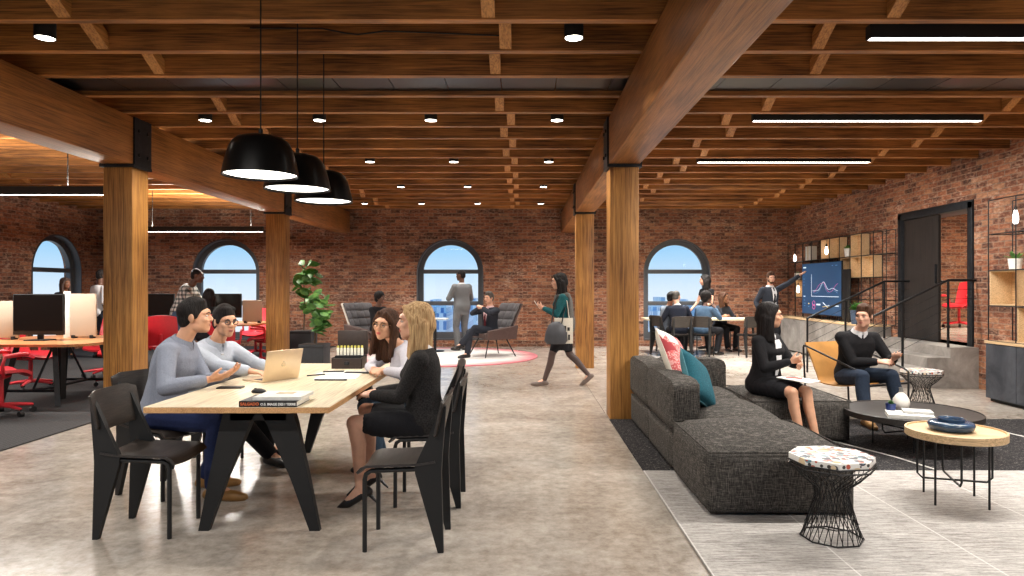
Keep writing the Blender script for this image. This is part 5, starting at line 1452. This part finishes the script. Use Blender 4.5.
# --- walking woman --------------------------------------------------------------
p = Body('woman in a teal top and black skirt walking past with shoulder bags', .58, 9.75, 0, 180, 'f', hz=.86, lean=(2, 6), scale=.96, twist=0,
         Rh=(.10, .24, 1.10), Lh=(-.12, .30, 1.12), Re=(.3, -1, -.3), Le=(-.3, -1, -.4), Rf=(.05, -.36, .15), Lf=(-.06, .28, .082), Rt=(0, .8, -.6), Lt=(0, 1, .0), head=(0, 4, 0),
         palm=((-.5, .2, -.5), (.5, .3, .5)), curl=(.8, .9), skin=SK_L, leg_skin=SK_S, voxel=.010)
p.top('knit_top', TEALC, -.02, .014, .95); p.skirt(DRK, .86); p.shoes(plain('shoe_taupe', C(104, 90, 84), .5)); p.hair('long', H_BLK, .21).brows(H_BLK)
m = MB(); mid = (p.sh[1] + p.sh[-1]) / 2
m.ball(mid + V((0, -.105, -.22)), (.165, .06, .26)).ball(mid + V((0, -.12, -.36)), (.17, .07, .16)).ball(mid + V((0, -.07, .03)), (.12, .05, .05))
for q in (1, -1): m.caps(mid + V((q * .09, -.07, .05)), mid + V((q * .10, .085, .02)), .03, .026).caps(mid + V((q * .10, .085, .02)), mid + V((q * .11, .115, -.22)), .026, .02)
merged(m, 'grey_shawl', cloth('grey_wool_shawl', C(112, 110, 106), C(86, 84, 82)), p.o, .012, 4)
ph = MB().span((-.035, -.004, -.07), (.035, .004, .07), .004).build('phone', CW); ph.location = (.20, 9.84, 1.16); ph.rotation_euler = (rad(-35), 0, rad(90)); tag(ph, 'pale phone held up by the walking woman', 'phone')
bg = empty('handbag', (.46, 9.50, .62), rad(5), 'slouchy dark grey shoulder bag on the walking woman\'s near side', 'bag')
m = MB(); m.loft([m.ring((0, 0, z), Matrix.Identity(3), a, b, 20) for z, a, b in ((0, .13, .06), (.05, .165, .085), (.16, .15, .08), (.26, .11, .05), (.31, .05, .02))]); m.build('body', plain('bag_charcoal', C(58, 60, 66), .5, 0, .15, 12, .2), bg, 60)
MB().path([(-.06, 0, .29), (-.02, .06, .55), (.06, .16, .74), (.14, .10, .5), (.08, 0, .28)], .010, 6).build('strap', BLACK, bg)
tb = empty('tote_bag', (.57, 9.57, .62), rad(4), 'flat cream tote bag with black printed block letters hanging beside the dark shoulder bag', 'bag')
MB().span((-.13, -.02, 0), (.13, .02, .36), .006).build('body', CREAM, tb)
k_ = MB()
for r_, (h, n) in enumerate(((.11, 5), (.07, 4))):
    for c_ in range(n): k_.span((-.10 + c_ * .2 / n, -.0225, .05 + .13 * r_), (-.10 + (c_ + .68) * .2 / n, -.0205, .05 + .13 * r_ + h * (1 if (c_ + r_) % 2 else .7)))
k_.build('printed_blocks', BLACKM, tb)
MB().path([(-.08, 0, .35), (-.05, .03, .6), (0, .12, .66), (.05, .03, .6), (.08, 0, .35)], .006, 6).build('handle', CREAM, tb)

# --- lounge ---------------------------------------------------------------------
p = Body('standing man in a pale grey suit seen from behind at the middle window', -1.36, 15.15, .016, 128, hz=.96, lean=(0, 2), scale=1.03, Rh=(.12, .26, 1.16), Lh=(-.10, .28, 1.20), Re=(.8, -.5, -.6), Le=(-.8, -.5, -.6), head=(-30, 0, 0), skin=SK_B, voxel=.013)
p.suit(GSUIT, WHT, PLUM, e=.026); p.bottoms('trousers', GSUIT, .016, .99, .02); p.shoes(LEATHER); p.hair('buzz', H_BLK).brows(H_BLK)
p = Body('man in a dark suit and maroon tie sitting cross-legged in the quilted armchair', -.68, 13.84, .016, 228, hz=.50, lean=(-8, 4), scale=1.0, Rh=(.03, .28, .98), Lh=(-.03, .27, 1.00), Re=(1, -.1, -.5), Le=(-1, -.1, -.5),
         Rf=(.10, .52, .085), Lf=(.20, .60, .27), Rk=(.2, 1, .6), Lk=(-.2, .6, 1), Lt=(.1, .9, -.1), head=(-4, 2, 0), palm=((-1, 0, 0), (1, 0, 0)), curl=(1.0, 1.0), skin=SK_L, voxel=.012)
p.suit(CHAR, cloth('pink_shirt', C(226, 196, 198), C(208, 176, 180)), PLUM, hem=-.08); p.bottoms('trousers', CHAR, .014); p.shoes(LEATHER); p.hair('short', H_GRY).brows(H_BRN)
p = Body('black-haired person sitting in the cream-shelled armchair behind the two women', -3.02, 14.2, .016, -30, 'm', hz=.50, lean=(-6, 10), scale=1.0, Rf=(.12, .45, .085), Lf=(-.12, .48, .085), Rh=(.15, .35, .62), Lh=(-.15, .35, .62), head=(0, 0, 0), skin=SK_B, voxel=.014)
p.top('jacket', DRK, -.08, .016, .95); p.bottoms('trousers', DRK, .014); p.shoes(LEATHER); p.hair('afro', H_BLK).brows(H_BLK)

PLUMD = cloth('dark_plum', C(52, 44, 58), C(36, 30, 42))
# --- office ---------------------------------------------------------------------
pl = N('plaid'); v = pl.pos((1, 1, 1), False); sp = pl.n('ShaderNodeSeparateXYZ'); pl.l(v, sp.inputs[0])
fx = pl.math('GREATER_THAN', pl.math('FRACT', pl.math('MULTIPLY', pl.math('ADD', sp.outputs[0], sp.outputs[1]), 13)), .55); fz = pl.math('GREATER_THAN', pl.math('FRACT', pl.math('MULTIPLY', sp.outputs[2], 14)), .55)
pl.base(pl.mix(pl.mix(C(206, 204, 196), C(120, 124, 122), fx), pl.mix(C(126, 130, 126), C(56, 62, 62), fx), fz)).rough(.9)
p = Body('man in a plaid shirt leaning over the far desk, standing by the arched window', -5.98, 11.9, .012, 5, hz=.95, lean=(10, 34), scale=1.04, Rh=(.22, .42, .84), Lh=(-.22, .45, .84), Re=(.5, -1, .2), Le=(-.5, -1, .2), head=(-4, 4, 0), skin=SK_B, voxel=.012, Rf=(.1, -.06, .085), Lf=(-.1, .04, .085))
p.top('shirt', pl.m, -.12, .016, .5); p.bottoms('jeans', DENL, .014); p.shoes(LEATHER); p.hair('buzz', H_BLK).brows(H_BLK)
p = Body('black-haired woman in black seated at the far desk, seen from behind', -5.24, 11.3, .012, 100, 'f', hz=.60, lean=(4, 12), scale=1.0, Rh=(.18, .38, .78), Lh=(-.18, .38, .78), Rf=(.1, .4, .085), Lf=(-.1, .4, .085), head=(-22, 0, 0), skin=SK_T, voxel=.012)
p.top('top', BLKC, -.08, .014, .93); p.bottoms('trousers', DRK, .012); p.shoes(LEATHER); p.hair('long', H_BLK, .20).brows(H_BLK)
p = Body('woman with long brown hair standing behind the big monitor at the left window', -9.02, 13.45, .012, -55, 'f', hz=.87, lean=(2, 5), scale=.92, head=(-36, 0, 0), skin=SK_T, voxel=.014)
p.top('dark_top', PLUMD, -.04, .016, .95); p.bottoms('trousers', DRK, .012); p.shoes(LEATHER); p.hair('long', hairm('hair_ash', C(60, 48, 44), C(110, 92, 84)), .18).brows(H_BRN)
p = Body('man in a white shirt and dark trousers standing half hidden by the left column', -8.42, 13.55, .012, 60, hz=.93, lean=(0, 3), scale=1.03, head=(-10, 0, 0), skin=SK_B, voxel=.014)
p.top('shirt', WHT, -.10, .018, .5); p.bottoms('trousers', CHAR, .014); p.shoes(LEATHER); p.hair('buzz', H_BLK).brows(H_BLK)

# --- meeting at the back ----------------------------------------------------------
Z = .008
p = Body('man in a grey shirt sitting sideways at the left end of the meeting table', 2.98, 14.30, Z, 25, hz=.52, lean=(6, 18), Rh=(.2, .36, .74), Lh=(-.1, .38, .76), Rf=(.1, .42, .085), Lf=(-.1, .42, .085), head=(-10, 0, 0), skin=SK_T, voxel=.013)
p.top('shirt', cloth('slate_shirt', C(140, 150, 164), C(112, 122, 136)), -.1, .016, .93); p.bottoms('trousers', DRK, .014); p.shoes(LEATHER); p.hair('short', H_BLK).brows(H_BLK)
bchair(2.95, 14.25, 25, 'black chair under the man in the grey shirt at the end of the meeting table')
p = Body('man in a dark navy sweater seated with his back to us at the meeting table', 3.17, 13.92, Z, 92, hz=.53, lean=(6, 14), Rh=(.22, .36, .77), Lh=(-.22, .36, .77), Rf=(.14, .36, .085), Lf=(-.14, .36, .085), head=(38, 0, 0), skin=SK_L, voxel=.012, scale=1.02)
p.top('sweater', cloth('ink_navy_knit', C(34, 38, 52), C(22, 26, 36)), -.1, .018, .95); p.collar(WHT, .03); p.bottoms('trousers', DRK, .014); p.shoes(LEATHER); p.hair('buzz', H_GRY).brows(H_BRN)
p = Body('woman in a faded denim jacket seated at the meeting table, hand at chin', 3.66, 13.95, Z, 42, 'f', hz=.53, lean=(8, 20), Rh=(.12, .30, .98), Lh=(-.15, .36, .77), Re=(.6, 0, -1), Rf=(.12, .36, .085), Lf=(-.1, .40, .085), head=(24, 0, 0), skin=SK_B, voxel=.012, scale=1.03)
p.top('denim_jacket', DENL, -.1, .018, .93); p.bottoms('trousers', DRK, .012); p.shoes(LEATHER, .0); p.hair('afro', H_BLK).brows(H_BLK)
p = Body('woman in a sleeveless black dress standing behind the meeting table', 4.22, 15.5, Z, -150, 'f', hz=.90, lean=(6, 12), scale=1.02, Rh=(.22, .30, .92), Lh=(-.15, .32, .95), head=(42, 4, 0), skin=SK_L, voxel=.013)
p.top('dress_top', BLKC, -.06, .012, .16); p.skirt(BLKC, .95, name='dress_skirt'); p.shoes(LEATHER); p.hair('long', H_BLK, .15).brows(H_BLK)
p = Body('dark-haired woman in a charcoal top seated at the far side of the meeting table', 4.42, 15.3, Z, -70, 'f', hz=.53, lean=(6, 16), scale=1.0, Rh=(.2, .36, .77), Lh=(-.2, .34, .77), head=(-24, 0, 0), Rf=(.1, .4, .085), Lf=(-.1, .4, .085), skin=SK_T, voxel=.013)
p.top('top', CHAR, -.08, .014, .93); p.bottoms('trousers', DRK, .012); p.shoes(LEATHER); p.hair('long', H_BRN, .17).brows(H_BLK)
bchair(4.42, 15.38, -70, 'black chair under the charcoal-topped woman on the far side of the meeting table')
p = Body('bearded presenter in a dark suit and tie pointing at the wall screen', 5.10, 14.1, Z, -75, hz=.92, lean=(0, 2), scale=1.0, twist=8, Lh=V((5.80, 13.98, 1.74)), Le=(-.3, -.3, -1), Rh=(.24, .02, .88), head=(14, 6, 0), palm=(None, (0, .5, -.8)), curl=(.5, .15), skin=SK_L, voxel=.012)
p.suit(CHAR, WHT, BLKC, open_=.16); p.bottoms('trousers', DRK, .016, .99, .02); p.shoes(LEATHER); p.hair('short', H_BRN).brows(H_BRN)
m = MB(); p.hball(m, (0, .050, -.088), (.044, .044, .034)); 
for q in (1, -1): p.hball(m, (q * .050, .022, -.060), (.018, .034, .032))
merged(m, 'beard', H_BRN, p.o, .010, 2)
# ================================================================== WORLD, CAMERA
flush_merged()
w = bpy.data.worlds.new('sky'); sc.world = w; w.use_nodes = True; nt = w.node_tree
tc = nt.nodes.new('ShaderNodeTexCoord'); sx = nt.nodes.new('ShaderNodeSeparateXYZ'); nt.links.new(tc.outputs['Generated'], sx.inputs[0])
mp = nt.nodes.new('ShaderNodeMapRange'); mp.inputs[1].default_value = -.06; mp.inputs[2].default_value = .10; nt.links.new(sx.outputs['Z'], mp.inputs[0])
cr = nt.nodes.new('ShaderNodeValToRGB'); e = cr.color_ramp.elements
e[0].position = 0; e[0].color = (*C(232, 240, 248), 1); e[1].position = 1; e[1].color = (*C(118, 186, 238), 1)
k = e.new(.35); k.color = (*C(216, 234, 249), 1); k = e.new(.7); k.color = (*C(162, 210, 245), 1)
nt.links.new(mp.outputs[0], cr.inputs[0]); bg = nt.nodes['Background']; nt.links.new(cr.outputs[0], bg.inputs['Color']); bg.inputs['Strength'].default_value = WORLD
cam = bpy.data.cameras.new('camera'); co = bpy.data.objects.new('camera', cam); COL.objects.link(co)
co.location = (0, 0, H); co.rotation_euler = (PI / 2, 0, 0)
cam.sensor_width = 36; cam.lens = F * 36 / 1024; cam.shift_x = (512 - CX) / 1024; cam.shift_y = 0; cam.clip_end = 1000; cam.clip_start = .05
sc.camera = co
vs = sc.view_settings; vs.view_transform = 'Standard'; vs.look = 'None'; vs.gamma = 1; vs.exposure = EXPOSURE; vs.use_curve_mapping = False
sc.cycles.use_denoising = True; sc.cycles.max_bounces = 8; sc.cycles.diffuse_bounces = 4; sc.cycles.glossy_bounces = 4; sc.cycles.transparent_max_bounces = 12
sc.cycles.sample_clamp_indirect = 6; sc.cycles.caustics_reflective = False; sc.cycles.caustics_refractive = False
